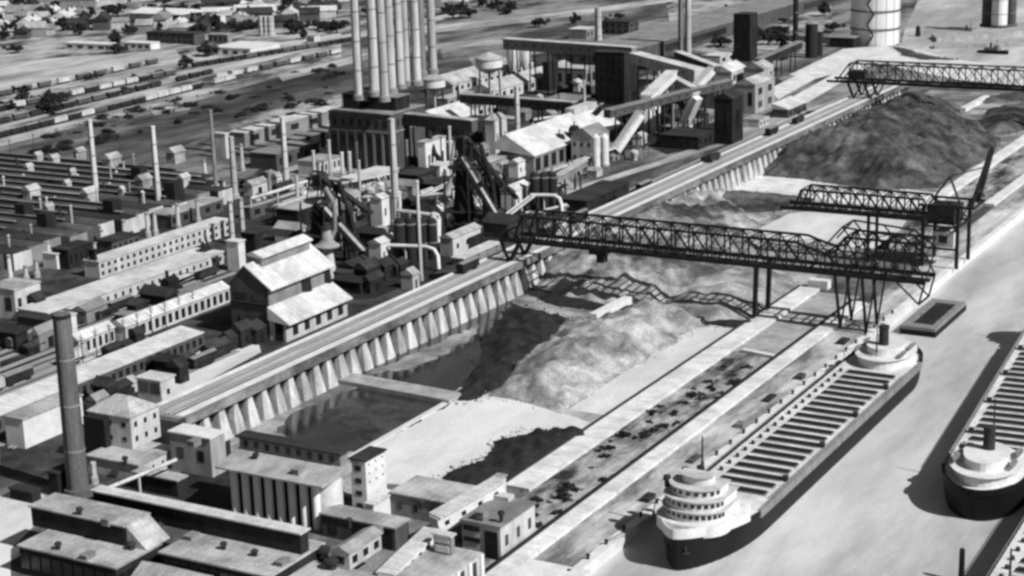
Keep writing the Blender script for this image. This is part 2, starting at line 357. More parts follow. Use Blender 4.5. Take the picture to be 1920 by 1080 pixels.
# the ore yard between the high line and the dock walls
wsheet('ore_yard_floor', -330, -233, 372, 1130, .04, 'yard')
sheet('slab', [(655, 858), (872, 728), (985, 755), (1135, 800), (960, 898), (830, 916), (720, 906)], .07, 'sand')
sheet('slab', [(1040, 784), (1290, 618), (1340, 610), (1400, 622), (1240, 724), (1150, 786)], .06, 'sand')
sheet('cross_strip', [(985, 752), (1135, 800), (1175, 786), (1040, 762)], .07, 'pale')
sheet('slab', [(1350, 352), (1378, 326), (1560, 340), (1760, 362), (1745, 392), (1500, 376)], .05, 'whitecon')
sheet('slab', [(1530, 396), (1700, 414), (1660, 470), (1400, 440), (1480, 400)], .05, 'sand')
def ragged(pts, seed, amp=2.0):
    q = random.Random(seed); P = [at(*p) for p in pts]; out = []
    for a, c in zip(P, P[1:] + P[:1]):
        n = max(2, int(math.hypot(c[0] - a[0], c[1] - a[1]) / 3))
        for k in range(n): out.append((a[0] + (c[0] - a[0]) * k / n + q.uniform(-amp, amp), a[1] + (c[1] - a[1]) * k / n + q.uniform(-amp, amp)))
    return out
for k, pts in enumerate(([(490, 800), (560, 752), (640, 716), (735, 738), (842, 756), (662, 852), (560, 826)], [(655, 700), (760, 650), (935, 556), (985, 590), (930, 640), (880, 725), (840, 738), (740, 720)])):
    pl = ragged(pts, k); struct('pond', MB().add([(x, y, .09) for x, y in pl], [tuple(range(len(pl)))]), 'pool')
for k, pts in enumerate(([(440, 830), (480, 790), (650, 708), (680, 720), (560, 770), (500, 826)], [(600, 780), (660, 742), (760, 760), (800, 782), (700, 830)], [(690, 700), (800, 650), (900, 610), (880, 640), (780, 690)])):
    pl = ragged(pts, 20 + k, 1.6); struct('mud_bank', MB().add([(x, y, .1 + .01 * k) for x, y in pl], [tuple(range(len(pl)))]), ('yard', 'cinder', 'yard')[k])
wsheet('wall_strip', -224.4, -207.6, 340, 626, .05, 'rubble')
wsheet('paved_apron', -224.4, -207.6, 541, 626, .08, 'greycon')
wsheet('dock_apron', -201.6, -190, 300, 1180, .05, 'dock')
wsheet('wall_strip', -227, -207, 700, 1150, .05, 'rubble')
# railway tracks laid on the ground: pale ballast beds with two rails each
def track(x, y0, y1, z, w=3.2, bed='ballast'):
    struct('track_bed', MB().box(x - w / 2, x + w / 2, y0, y1, z - .02, z + .12), bed)
    struct('track_rails', MB().box(x - .85, x - .65, y0, y1, z + .1, z + .3).box(x + .65, x + .85, y0, y1, z + .1, z + .3), 'rail')
for x in (-351, -356): track(x, 470, 990, .05)
for x in (-362, -368, -374): track(x, 690, 1120, .05, bed='ballast')
for x in (-424, -429.5, -435, -440.5, -446): track(x, 300, 470, .05)
for x in (-384, -389): track(x, 360, 470, .05)
for x in (-455, -461, -467): track(x, 380, 560, .05)

# ================================================================== QUAY AND DOCK WALLS
solo('quay_wall', MB().box(-190, -187.4, 250, 1184, -7, .35), 'concrete', 'low concrete quay wall edging the slip behind the docked freighter', 'quay wall')
dw = solo('dock_wall', MB().box(-233, -224.4, 396, 628, 0, 1.0), 'whitecon', 'broad white dock wall beside the ore yard floor, running from under the bridge to the foreground', 'dock wall')
part('dark_edge_strip', MB().box(-233.1, -232.3, 396, 628, 1.0, 1.5), 'steel', dw)  # dark strip drawn along the wall's left top edge
dw = solo('dock_wall', MB().box(-207.6, -201.6, 338, 616, 0, 1.0), 'whitecon', 'narrower white dock wall nearest the moored freighter, beside the rubble strip', 'dock wall')
part('dark_edge_strip', MB().box(-207.8, -206.8, 338, 616, 1.0, 1.6), 'blacksteel', dw)  # same dark strip on the narrower wall's left edge
solo('dock_wall', MB().box(-233, -227, 778, 1130, 0, 1.6), 'whitecon', 'far white dock wall running up beyond the dark ore mound', 'dock wall')
solo('dock_wall', MB().box(-207, -202, 800, 1130, 0, 1.2), 'concrete', 'far pale dock wall next to the slip beyond the ore bridges', 'dock wall')
def wallseg(name, a, c, wd, h, m, label, cat='wall'):
    p = at(*a); q = at(*c); return solo(name, MB().beam((*p, h / 2), (*q, h / 2), wd, h), m, label, cat)
wallseg('cross_wall', (640, 712), (856, 752), 8.5, 1.5, 'greycon', 'grey cross wall between the two dark ponds below the high line')
wallseg('pond_wall', (858, 744), (655, 860), 2.0, .5, 'sand', 'pale kerb wall between the dark pond and the sandy slab')
wallseg('bin_wall', (1112, 604), (1186, 566), 3.2, 3.2, 'white', 'short bright white wall stub on the stone heap')
wallseg('bin_wall', (1250, 528), (1335, 486), 1.8, 2.2, 'concrete', 'thin pale wall rising out of the stone under the long ore bridge')
wallseg('bin_wall', (1805, 210), (1850, 186), 3.5, 2.5, 'whitecon', 'short pale wall right of the far dark ore mound')
wallseg('cross_wall', (1392, 660), (1452, 672), 2.2, 1.2, 'concrete', 'small pale cross wall between the two white dock walls')
solo('end_block', MB().box(-230, -222, 630, 634, 0, 3.4), 'white', 'white square block at the bridge end of the broad dock wall', 'block')

# ================================================================== ORE HEAPS
pile('limestone_heap', 'broad pale stone heap with furrowed slope behind the second sandy slab', 'ore heap',
     [(905, 742), (950, 706), (1000, 655), (1060, 612), (1130, 596), (1215, 570), (1290, 590), (1330, 608), (1270, 640), (1160, 706), (1060, 770), (985, 756)], 'lime', .62, 12, 1.1, 3.6, ridge=.4)
pile('ore_heap', 'black ore heap spilling into the pond beside the pale stone heap', 'ore heap',
     [(836, 754), (882, 694), (900, 645), (930, 604), (956, 566), (1000, 578), (1066, 596), (1040, 640), (985, 690), (935, 728), (895, 748)], 'coal', .5, 6.5, 1.0, 4.0)
pile('coal_heap', 'black coal heap on the sandy slab beside the broad dock wall', 'coal heap',
     [(790, 918), (850, 880), (900, 862), (925, 828), (985, 812), (1040, 804), (1120, 818), (1040, 862), (960, 908), (880, 930)], 'coal', .42, 5, .9, 4.0)
pile('stone_heap', 'streaked pale and dark stone heap against the high line behind the long ore bridge', 'ore heap',
     [(948, 528), (965, 478), (1090, 424), (1240, 362), (1330, 330), (1360, 360), (1420, 420), (1440, 480), (1330, 530), (1240, 570), (1150, 572), (1060, 560)], 'limedark', .6, 11, 1.2, 4.5)
pile('stone_heap', 'pale furrowed stone slope under the middle of the long ore bridge', 'ore heap',
     [(1225, 585), (1260, 545), (1350, 500), (1440, 505), (1500, 520), (1470, 560), (1410, 602), (1330, 606)], 'lime', .6, 6, 1.3, 1.6, ridge=.4)
pile('shadow_ridge', 'low black ridge standing in for the shadow along the foot of the streaked stone heap', 'ore heap',  # black ridge stands in for the heap's shadow along its foot
     [(955, 520), (985, 525), (1060, 556), (1150, 572), (1230, 574), (1300, 590), (1420, 606), (1400, 618), (1300, 606), (1220, 592), (1140, 588), (1040, 574), (960, 545)], 'coal', .5, 1.6, .8, 1.0)
pile('ore_heap', 'flat black ore patch behind the far end of the short ore bridge', 'ore heap',
     [(1290, 378), (1340, 360), (1430, 362), (1530, 374), (1500, 392), (1440, 398), (1370, 400), (1310, 396)], 'ore', .5, 3, 1.2, 1.5)
pile('stone_heap', 'small pale stone heap between the high line arches and the flat black ore patch', 'ore heap',
     [(1170, 424), (1240, 392), (1300, 384), (1370, 404), (1450, 404), (1400, 424), (1290, 430)], 'lime', .5, 4, 1.2, 1.6)
pile('ore_mound', 'huge dark ore mound at upper right between the high line and the slip', 'ore heap',
     [(1405, 326), (1400, 300), (1520, 250), (1640, 200), (1720, 186), (1790, 200), (1850, 250), (1880, 262), (1850, 300), (1760, 352), (1640, 358), (1500, 336)], 'ore', .52, 34, 1.5, 5.0)
pile('stone_heap', 'small white lime heap against the high line beside the flat black ore patch', 'lime heap',
     [(1340, 352), (1345, 318), (1395, 296), (1425, 312), (1420, 330), (1385, 350)], 'whitecon', .5, 6, 1.2, 1.5)
pile('ore_heap', 'dark flat ore heap at the right edge above the far dock wall', 'ore heap',
     [(1830, 235), (1850, 205), (1960, 190), (1980, 225), (1900, 250), (1850, 255)], 'ore', .5, 6, 2.0, 1.5)
pile('ore_heap', 'dark flat ore strip under the far end of the highest ore bridge', 'ore heap',
     [(1800, 196), (1880, 176), (1980, 176), (1980, 188), (1880, 192)], 'ore', .5, 4, 2.0, 1.5)

# ================================================================== THE HIGH LINE (concrete ore trestle)
HL = thing('ore_trestle', 'long raised concrete railway trestle with tapered pillars along the ore yard', 'trestle', -337, 720, 0)
part('deck', MB().box(-345, -328.9, 377, 1085, 10.6, 12), 'greycon', HL)
part('parapet', MB().box(-330.0, -328.4, 376.5, 1085, 10.2, 12.7), 'fascia', HL)
part('parapet', MB().box(-345.4, -344.4, 377, 1085, 11.2, 12.6), 'concrete', HL)
part('back_wall', MB().box(-344.8, -331.2, 377, 1085, 0, 10.6), 'darkcon', HL)  # stained wall; its dark tone also stands in for shade between pillars
part('kerb', MB().box(-333.4, -330.0, 377.5, 1085, 12, 12.55), 'concrete', HL)
for x in (-342.2, -336.6):
    t = part('track', MB().box(x - 1.7, x + 1.7, 378, 1085, 12, 12.15), 'ballast', HL)
    for q in (-.8, .8): part('rail', MB().box(x + q - .15, x + q + .15, 378, 1085, 12.14, 12.4), 'rail', t)
part('walkway', MB().box(-340.2, -338.7, 378, 1085, 12, 12.25), 'pale', HL)
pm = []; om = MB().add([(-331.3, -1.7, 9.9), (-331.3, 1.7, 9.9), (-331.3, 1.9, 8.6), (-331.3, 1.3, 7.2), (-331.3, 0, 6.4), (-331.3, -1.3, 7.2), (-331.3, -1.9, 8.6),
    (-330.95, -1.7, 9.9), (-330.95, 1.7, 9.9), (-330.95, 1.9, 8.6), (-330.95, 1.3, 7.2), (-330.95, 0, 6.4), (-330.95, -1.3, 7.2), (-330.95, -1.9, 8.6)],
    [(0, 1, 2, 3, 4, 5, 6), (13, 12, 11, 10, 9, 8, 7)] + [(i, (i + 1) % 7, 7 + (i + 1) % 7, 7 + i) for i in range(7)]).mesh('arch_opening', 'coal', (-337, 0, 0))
for wt, wb, wm_ in ((1.25, 2.55, 2.0), (1.0, 2.3, 1.9), (1.4, 2.75, 1.95), (.9, 2.5, 1.5)):
    q = MB(); vs = []
    for z, w_, d_ in ((0, wb, -327.9), (4.5, wm_, -328.7), (8.2, wt, -329.5), (10.4, wt * .95, -329.8)): vs += [(-331.4, -w_, z), (d_ - .35, -w_, z), (d_, -w_ * .8, z), (d_, w_ * .8, z), (d_ - .35, w_, z), (-331.4, w_, z)]
    q.add(vs, [tuple(range(5, -1, -1)), tuple(range(18, 24))] + [(k * 6 + i, k * 6 + (i + 1) % 6, k * 6 + 6 + (i + 1) % 6, k * 6 + 6 + i) for k in range(3) for i in range(6)])
    pm.append(q.mesh('pillar', 'pier', (-337, 0, 0)))
for k in range(98):
    y = 380.5 + k * 7.0 + (1.4 if k > 60 else 0)
    o = bpy.data.objects.new('pillar', random.choice(pm)); COL.objects.link(o); o.parent = HL; o.location = (0, y - 720 + random.uniform(-.25, .25), 0)
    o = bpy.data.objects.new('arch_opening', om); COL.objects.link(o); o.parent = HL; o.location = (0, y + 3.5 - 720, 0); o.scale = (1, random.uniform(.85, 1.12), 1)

# ================================================================== ORE BRIDGES
def truss(T, X0, X1, Y0, Y1, zb, zt, n, m='blacksteel', slopeL=4, hump=None, endz=None):
    """two lattice sides with chords, posts and crossed diagonals; each bay a part"""
    def top(x):
        if hump:
            a, c, d = hump
            if a < x < c: return zt - 3.4 * math.sin((x - a) / (c - a) * math.pi / 2) if x < (a + c) / 2 + 6 else zt - 2.2
            if x >= c: return zt + d
        return zt
    for y in (Y0, Y1):
        part('bottom_chord', MB().box(X0 - 6, X1, y - .55, y + .55, zb - .8, zb + .6), m, T)
        cb = MB(); xs = np.linspace(X0 + slopeL, X1, n * 2 + 1)
        for a, c in zip(xs[:-1], xs[1:]): cb.beam((a, y, top(a)), (c, y, top(c)), .8)
        cb.beam((X0, y, zb), (X0 + slopeL, y, top(X0 + slopeL)), .8)
        part('top_chord', cb, m, T)
    part('walkway', MB().box(X0 - 4, X1, Y0 + .8, Y0 + 2.6, zb, zb + .25), m, T)
    part('runway', MB().box(X0, X1, (Y0 + Y1) / 2 - .5, (Y0 + Y1) / 2 + .5, zb - 1.2, zb - .1), m, T)
    L = (X1 - X0 - slopeL) / n
    for i in range(n):
        a = X0 + slopeL + i * L; c = a + L; q = MB()
        for y in (Y0, Y1):
            q.beam((a, y, zb), (a, y, top(a)), .55); q.beam((a, y, top(a)), (c, y, zb), .42); q.beam((a, y, zb), (c, y, top(c)), .34)
        q.beam((a, Y0, top(a)), (a, Y1, top(a)), .4); q.beam((a, Y0, zb), (a, Y1, zb), .5)
        q.beam((a, Y0, top(a)), (c, Y1, top(c)), .25)
        part('truss_bay', q, m, T)
B1 = thing('ore_bridge', 'long black lattice ore bridge spanning from the high line across the yard to the dock', 'ore bridge', -260, 585, 0)
truss(B1, -332, -169, 579, 591, 21, 31, 22, hump=(-216, -200, 3.4))
for x, y in ((-231.6, 579), (-231.2, 591)):
    part('leg', MB().beam((x, y, 1.6), (x + .6, y, 21), 1.5), 'blacksteel', B1)
for y in (579, 591):
    part('leg', MB().beam((-334, y, 12), (-329, y, 21), 1.4).beam((-334, y, 12), (-338, y, 21), 1.0), 'blacksteel', B1)
    part('leg', MB().beam((-199, y, 1.0), (-201.5, y, 21), .9).beam((-199, y, 1.0), (-196, y, 21), .6), 'blacksteel', B1)
    part('leg', MB().beam((-189.5, y, .3), (-191.5, y, 21), .9).beam((-189.5, y, .3), (-186.5, y, 21), .6), 'blacksteel', B1)
part('apron_frame', MB().beam((-169, 579, 21), (-171, 579, 13), .6).beam((-169, 591, 21), (-171, 591, 13), .6).beam((-180, 579, 21), (-171, 579, 13), .5).beam((-180, 591, 21), (-171, 591, 13), .5).beam((-171, 579, 13), (-171, 591, 13), .6)
     .beam((-169, 579, 21), (-169, 591, 31), .4).beam((-169, 591, 21), (-169, 579, 31), .4), 'blacksteel', B1)
part('upper_frame', MB().beam((-205, 579, 31), (-199, 579, 38), .6).beam((-199, 579, 38), (-177, 579, 36.4), .6).beam((-177, 579, 36.4), (-169, 579, 31), .6)
     .beam((-205, 591, 31), (-199, 591, 38), .6).beam((-199, 591, 38), (-177, 591, 36.4), .6).beam((-177, 591, 36.4), (-169, 591, 31), .6)
     .beam((-199, 579, 38), (-199, 591, 38), .5).beam((-177, 579, 36.4), (-177, 591, 36.4), .5).beam((-199, 579, 38), (-193, 579, 31), .45).beam((-193, 579, 31), (-188, 579, 37.2), .45).beam((-188, 579, 37.2), (-182, 579, 31), .45).beam((-182, 579, 31), (-177, 579, 36.4), .45)
     .beam((-193, 579, 31), (-193, 579, 37.6), .35).beam((-182, 579, 31), (-182, 579, 36.8), .35).beam((-188, 591, 37.2), (-182, 591, 31), .45).beam((-199, 591, 38), (-193, 591, 31), .45), 'blacksteel', B1)
tr = part('trolley', MB().box(-300, -293, 580.5, 589.5, 18.2, 19.6).box(-298, -295, 583, 587, 14.5, 18.2), 'blacksteel', B1)
part('machinery_house', MB().box(-346, -335, 580, 590, 21, 27).prism([(579.4, 27), (590.6, 27), (585, 30)], 'x', -346.5, -334.5), 'steel', B1)

B2 = thing('ore_bridge', 'short black lattice ore bridge ending at the unloader tower by the slip', 'ore bridge', -228, 684, 0)
truss(B2, -254, -199, 678, 689, 20, 28, 9, slopeL=3)
part('leg', MB().beam((-222, 678, 0), (-222, 678, 20), 1.1).beam((-222, 689, 0), (-222, 689, 20), 1.1), 'blacksteel', B2)
UT = thing('ship_unloader', 'black steel unloader tower with a tall raised boom at the slip edge', 'unloader', -193, 690, 0)
for x in (-200, -186):
    for y in (680, 697): part('leg', MB().beam((x, y, .3), (x, y, 25), 1.3), 'blacksteel', UT)
part('cross_beam', MB().beam((-200, 680, 17), (-186, 680, 17), .8).beam((-200, 697, 17), (-186, 697, 17), .8).beam((-186, 680, 17), (-186, 697, 17), .8).beam((-200, 680, 8), (-186, 680, 8), .8), 'blacksteel', UT)
part('bracing', MB().beam((-200, 680, 17), (-186, 680, 25), .5).beam((-186, 680, 17), (-200, 680, 25), .5).beam((-186, 680, 17), (-186, 697, 25), .5).beam((-186, 697, 17), (-186, 680, 25), .5), 'blacksteel', UT)
part('machinery_house', MB().box(-199, -188, 681.5, 695, 17.6, 24.6), 'steel', UT)
hs = part('cab', MB().box(-196, -188, 682, 690, 8.4, 14.5), 'palewall', UT)
part('window', MB().box(-194, -190.5, 681.8, 682.1, 10, 13), 'glass', hs)
part('top_beam', MB().beam((-202, 680, 25.4), (-180, 680, 25.4), .9).beam((-202, 697, 25.4), (-180, 697, 25.4), .9).beam((-180, 680, 25.4), (-180, 697, 25.4), .8), 'blacksteel', UT)
part('boom', MB().beam((-182, 684, 25), (-176, 688, 48), 1.3).beam((-182, 694, 25), (-176, 690, 48), 1.3).beam((-180, 684, 31), (-180, 694, 31), .6).beam((-178.5, 686, 38), (-178.5, 692, 38), .6), 'blacksteel', UT)
part('a_frame', MB().beam((-199, 684, 25), (-192, 688, 36), .7).beam((-186, 684, 25), (-192, 688, 36), .7).beam((-192, 688, 36), (-178, 688, 41), .4), 'blacksteel', UT)
B3 = thing('ore_bridge', 'far black lattice ore bridge at top right with its end overhanging the high line', 'ore bridge', -260, 1014, 0)
truss(B3, -352, -175, 1008, 1022, 22, 33, 18, slopeL=8)
for y in (1008, 1022):
    part('leg', MB().beam((-341, y, 12), (-345, y, 22), 1.3).beam((-341, y, 12), (-336, y, 22), .8), 'blacksteel', B3)
    part('leg', MB().beam((-331, y, 12), (-335, y, 22), 1.3).beam((-331, y, 12), (-326, y, 22), .8), 'blacksteel', B3)
    part('leg', MB().beam((-230, y, 0), (-230, y, 22), 1.3), 'blacksteel', B3)
part('cab', MB().box(-346, -336, 1011, 1019, 23, 28), 'steel', B3)

# ================================================================== LAKE FREIGHTERS
def outline(L, B, f=1.0, bow=34, stern=22, n=14):
    """half-breadths (y, w) from bow (-y) to stern"""
    pts = []
    for k in range(n + 1):
        s = bow * (1 - math.cos(k / n * math.pi / 2)); pts.append((-L / 2 + s, B / 2 * f * (1 - (1 - s / bow) ** 2.0) ** .66))
    for k in range(n + 1):
        s = stern * (1 - math.sin(k / n * math.pi / 2)); pts.append((L / 2 - s, B / 2 * f * max(0, 1 - (1 - s / stern) ** 2) ** .5))
    return pts
def loop(p): return [(w_, y) for y, w_ in p] + [(-w_, y) for y, w_ in reversed(p[1:-1])] if p[0][1] < 1e-6 else [(w_, y) for y, w_ in p] + [(-w_, y) for y, w_ in reversed(p)]
def slab(mb, pl, z0, z1):
    n = len(pl); z0f = z0 if callable(z0) else (lambda y: z0); z1f = z1 if callable(z1) else (lambda y: z1)
    vs = [(x, y, z0f(y)) for x, y in pl] + [(x, y, z1f(y)) for x, y in pl]
    return mb.add(vs, [tuple(range(n - 1, -1, -1)), tuple(range(n, 2 * n))] + [(i, (i + 1) % n, n + (i + 1) % n, n + i) for i in range(n)])
def rounded(x0, x1, yf, yb, n=10, r=None):
    """house plan with a round front facing -y (or +y when yf > yb)"""
    cx = (x0 + x1) / 2; rx = (x1 - x0) / 2; sg = 1 if yb > yf else -1; ry = r or rx * .8
    return [(cx + rx * math.cos(a), yf + sg * (ry - ry * math.sin(a))) for a in np.linspace(0, math.pi, n + 1)] + [(x0, yb), (x1, yb)]
def ship(L, B, dk, nh, label):
    T = thing('lake_freighter', label, 'ship', 0, 0, 0)
    sheer = lambda y: dk + 2.0 * max(0, (-y - L / 2 + 40) / 40) ** 2
    lv = [(0.0, .86, 0), (.35, .95, 0), (1.0, 1.0, 1)]
    h = MB(); rings = [loop(outline(L - 3 + 3 * q, B, f)) for q, f, _ in lv]; n = len(rings[0]); vs = []
    for (q, f, _), rg in zip(lv, rings): vs += [(x, y, -1.5 + (sheer(y) + 1.5) * q) for x, y in rg]
    fs = [(k * n + i, k * n + (i + 1) % n, (k + 1) * n + (i + 1) % n, (k + 1) * n + i) for k in range(2) for i in range(n)]
    h.add(vs, fs); hull = part('hull', h, 'hull', T, smooth=True)
    part('gunwale', MB().box(B / 2 - .9, B / 2 + .12, -L / 2 + 28, L / 2 - 17, dk - 1.7, dk + .5), 'greysteel', hull)  # gunwale strip; a reflection along the upper hull is put into its grey
    part('gunwale', MB().box(-B / 2 - .12, -B / 2 + .5, -L / 2 + 28, L / 2 - 17, dk - .6, dk + .5), 'hull', hull)
    st_ = outline(L - .5, B - .5); dm = MB(); k = len(st_)
    dm.add([(w_, y, sheer(y) + .05) for y, w_ in st_] + [(-w_, y, sheer(y) + .05) for y, w_ in st_], [(i, i + 1, k + i + 1, k + i) for i in range(k - 1)]); part('deck', dm, 'deck', T)
    # white forecastle bulwark and deck
    fo = [p for p in outline(L + .5, B + .5) if p[0] < -L / 2 + 26]; fi = [p for p in outline(L - 1.2, B - 1.2) if p[0] < -L / 2 + 26]
    half = lambda p: [(w_, y) for y, w_ in reversed(p)] + [(-w_, y) for y, w_ in p[1:]]
    o1 = half(fo); bm_ = MB(); k = len(o1); i1 = half(fi)
    bm_.add([(x, y, sheer(y) - .9) for x, y in o1] + [(x, y, sheer(y) + 1.7) for x, y in o1] + [(x * .95, y + .35, sheer(y) + 1.7) for x, y in o1] + [(x * .95, y + .35, sheer(y)) for x, y in o1],
            [(r_ * k + i, r_ * k + i + 1, (r_ + 1) * k + i + 1, (r_ + 1) * k + i) for r_ in range(3) for i in range(k - 1)])
    part('bulwark', bm_, 'white', T)
    yb = -L / 2
    part('forecastle', slab(MB(), rounded(-B * .40, B * .40, yb + 4.5, yb + 27, 14), dk, dk + 3.0), 'white', T)
    z = dk + 3.0; tiers = [(.34, 6.8, 23, 2.5), (.325, 7.4, 22, 2.5), (.275, 9.0, 19.5, 2.3), (.17, 12, 17, 2.0)]
    for i, (fx, a, c, hh) in enumerate(tiers):
        pl = rounded(-B * fx, B * fx, yb + a, yb + c, 14)
        t = part('pilothouse_tier', slab(MB(), pl, z, z + hh), 'white', T)
        part('rim', slab(MB(), rounded(-B * fx - .5, B * fx + .5, yb + a - .5, yb + c + .3, 14), z + hh, z + hh + .25), 'palewall', t)
        nw = (15, 13, 9, 0)[i]
        for j in range(nw):
            an = math.pi * (j + .7) / (nw + .4); rx = B * fx; ry = rx * .8
            x = rx * math.cos(an); y = yb + a + ry - ry * math.sin(an); g = MB()
            d = Vector((math.cos(an) / rx, -math.sin(an) / ry)).normalized(); tx = Vector((-d.y, d.x))
            for sg in (0,):
                pts = [(x + tx.x * q + d.x * e, y + tx.y * q + d.y * e) for q, e in ((-.5, -.1), (.5, -.1), (.5, .14), (-.5, .14))]
                slab(g, pts, z + hh * .38, z + hh * .78)
            part('window', g, 'glass', t)
        z += hh + .25
    part('mast', MB().lathe(0, yb + 18, [(.35, 0), (.2, 9)], 8, z), 'steel', T)
    for x, y in ((-6.5, 22), (-3.5, 25), (-8.5, 15)): part('ventilator', MB().lathe(x, yb + y, [(.7, 0), (.7, 1.6), (1.1, 2.0), (1.0, 3.0), (.3, 3.3)], 10, z - 5), 'steel', T)
    # hatches
    y0, y1 = yb + 37, L / 2 - 33; st = (y1 - y0) / nh
    hm = MB().box(-B * .27, B * .36, -st * .2, st * .2, dk + .1, dk + .75).mesh('hatch', 'hatch'); vm = MB().lathe(0, 0, [(.55, 0), (.6, .9), (.3, 1.2)], 8, dk).mesh('ventilator', 'steel')
    cm = MB().box(-B * .285, B * .375, -st * .24, st * .24, dk + .1, dk + .4).mesh('hatch_coaming', 'greysteel')
    for k in range(nh):
        yy = y0 + st * (k + .5)
        o = bpy.data.objects.new('hatch', hm); COL.objects.link(o); o.parent = T; o.location = (0, yy, 0)
        c = bpy.data.objects.new('coaming', cm); COL.objects.link(c); c.parent = o
        o = bpy.data.objects.new('ventilator', vm); COL.objects.link(o); o.parent = T; o.location = (-B * .37, yy, 0)
    o2 = outline(L - 2.55, B + .12, .887); k = len(o2); g = MB()
    g.add([(w_, y, -.6) for y, w_ in o2] + [(w_ * 1.018, y, .5) for y, w_ in o2] + [(-w_, y, -.6) for y, w_ in o2] + [(-w_ * 1.018, y, .5) for y, w_ in o2], [(i, i + 1, k + i + 1, k + i) for i in range(k - 1)] + [(2 * k + i, 2 * k + i + 1, 3 * k + i + 1, 3 * k + i) for i in range(k - 1)])
    part('boot_stripe', g, 'greysteel', hull)
    for sx in (1, -1): part('anchor', MB().beam((sx * 2.5, -L / 2 + 2.0, dk - 3.2), (sx * 2.5, -L / 2 + 1.5, dk - 1.2), .5).beam((sx * 2.0, -L / 2 + 1.4, dk - 3.0), (sx * 3.2, -L / 2 + 2.5, dk - 3.0), .5), 'steel', hull)
    # rails, winches and rigging
    for sx, xx in ((1, B / 2 - .5), (-1, -B / 2 + .4)):
        g = MB()
        for k in range(nh * 2): yy = y0 + st * k / 2; g.beam((xx, yy, dk), (xx, yy, dk + 1.3), .14)
        g.beam((xx, y0, dk + 1.3), (xx, y1, dk + 1.3), .14); part('railing', g, 'greysteel', T)
    for k in range(4):
        yy = y0 + (y1 - y0) * (k + .5) / 4; g = MB(); g.beam((B * .40, yy - 1, dk + .8), (B * .40, yy + 1, dk + .8), 1.5, 1.2); part('winch', g, 'steel', T)
    oval = lambda rx, y0_, y1_: [(rx * math.cos(a), (y0_ + y1_) / 2 + (y1_ - y0_) / 2 * math.sin(a)) for a in np.linspace(0, 2 * math.pi, 29)[:-1]]
    # after house
    ya = L / 2 - 30
    a1 = part('after_house', slab(MB(), oval(B * .36, ya, L / 2 - 4.5), dk, dk + 3), 'white', T)
    part('boat_deck', slab(MB(), oval(B * .40, ya - .8, L / 2 - 3.5), dk + 3, dk + 3.3), 'white', T)
    a2 = part('after_house', slab(MB(), oval(B * .25, ya + 4, L / 2 - 8), dk + 3.3, dk + 5.8), 'white', T)
    so_ = [p for p in outline(L + .3, B + .3) if p[0] > L / 2 - 18]; o1 = [(w_, y) for y, w_ in so_] + [(-w_, y) for y, w_ in reversed(so_[:-1])]; k = len(o1); bm_ = MB()
    bm_.add([(x, y, dk - .6) for x, y in o1] + [(x, y, dk + 1.1) for x, y in o1] + [(x * .93, y - .8 * (y > L / 2 - 8), dk + 1.1) for x, y in o1] + [(x * .93, y - .8 * (y > L / 2 - 8), dk) for x, y in o1],
            [(r_ * k + i, r_ * k + i + 1, (r_ + 1) * k + i + 1, (r_ + 1) * k + i) for r_ in range(3) for i in range(k - 1)])
    part('bulwark', bm_, 'hull', T)
    dm = MB(); so_ = [p for p in outline(L - 2, B - 2) if p[0] > L / 2 - 32]; k = len(so_)
    dm.add([(w_, y, dk + .12) for y, w_ in so_] + [(-w_, y, dk + .12) for y, w_ in so_], [(i, i + 1, k + i + 1, k + i) for i in range(k - 1)]); part('fantail_deck', dm, 'white', T)
    f = part('funnel', MB().lathe(0, L / 2 - 20, [(1.7, 0), (1.6, 5.6), (1.8, 5.8), (1.8, 6.6), (1.2, 6.6)], 16, dk + 5.6), 'steel', T, smooth=True)
    part('mast', MB().lathe(0, L / 2 - 27, [(.3, 0), (.15, 13)], 8, dk + 5), 'steel', T)
    for sx in (-1, 1):
        for yy in (L / 2 - 23, L / 2 - 14):
            g = MB(); g.add([(sx * 7.6 + dx, yy + dy, dk + zz) for dx, dy, zz in ((0, -3.6, 4.9), (.9, -1.5, 4.9), (.9, 1.5, 4.9), (0, 3.6, 4.9), (-.9, 1.5, 4.9), (-.9, -1.5, 4.9), (0, -2.6, 3.7), (0, 2.6, 3.7))],
                            [(0, 1, 2, 3, 4, 5), (0, 6, 1), (1, 6, 7, 2), (2, 7, 3), (3, 7, 4), (4, 7, 6, 5), (5, 6, 0)]); part('lifeboat', g, 'greysteel', T)
    for j in range(0):
        g = MB().box(B * .38, B * .38 + .12, ya + 3 + j * 2.6, ya + 4.1 + j * 2.6, dk + 1.2, dk + 2.3); part('window', g, 'glass', a1)
    return T
SH = ship(185, 24, 8.0, 20, 'black hulled freighter with white round pilothouse moored along the dock wall')
SH.location = (-169.3, 463, -3)
s2 = dup(SH, (-119.5, 526, -3), math.pi + .085, 'black hulled freighter at right with its white rounded stern towards the viewer')
e1 = at(1850, 1075, 5); e2 = at(1920, 965, 5); ang = math.atan2(e2[0] - e1[0], e2[1] - e1[1])
s3 = dup(SH, (e1[0] + 12.6 + math.sin(ang) * 40, e1[1] + 40, -3), -ang, 'dark freighter side cut off by the lower right corner')
BG = thing('barge', 'flat pontoon barge with an open dark hold behind the freighter stern', 'barge', -176, 612, -3)
part('hull', MB().box(-182, -169, 594, 634, -3.6, -1), 'hull', BG)
part('rim', MB().box(-182, -179.5, 594.2, 633.8, -1, .2).box(-171.5, -169.2, 594.2, 633.8, -1, .2).box(-179.5, -171.5, 594.2, 599, -1, .2).box(-179.5, -171.5, 629, 633.8, -1, .2), 'greysteel', BG)
part('hold', MB().box(-179.5, -171.5, 599, 629, -1, -.6), 'coal', BG)

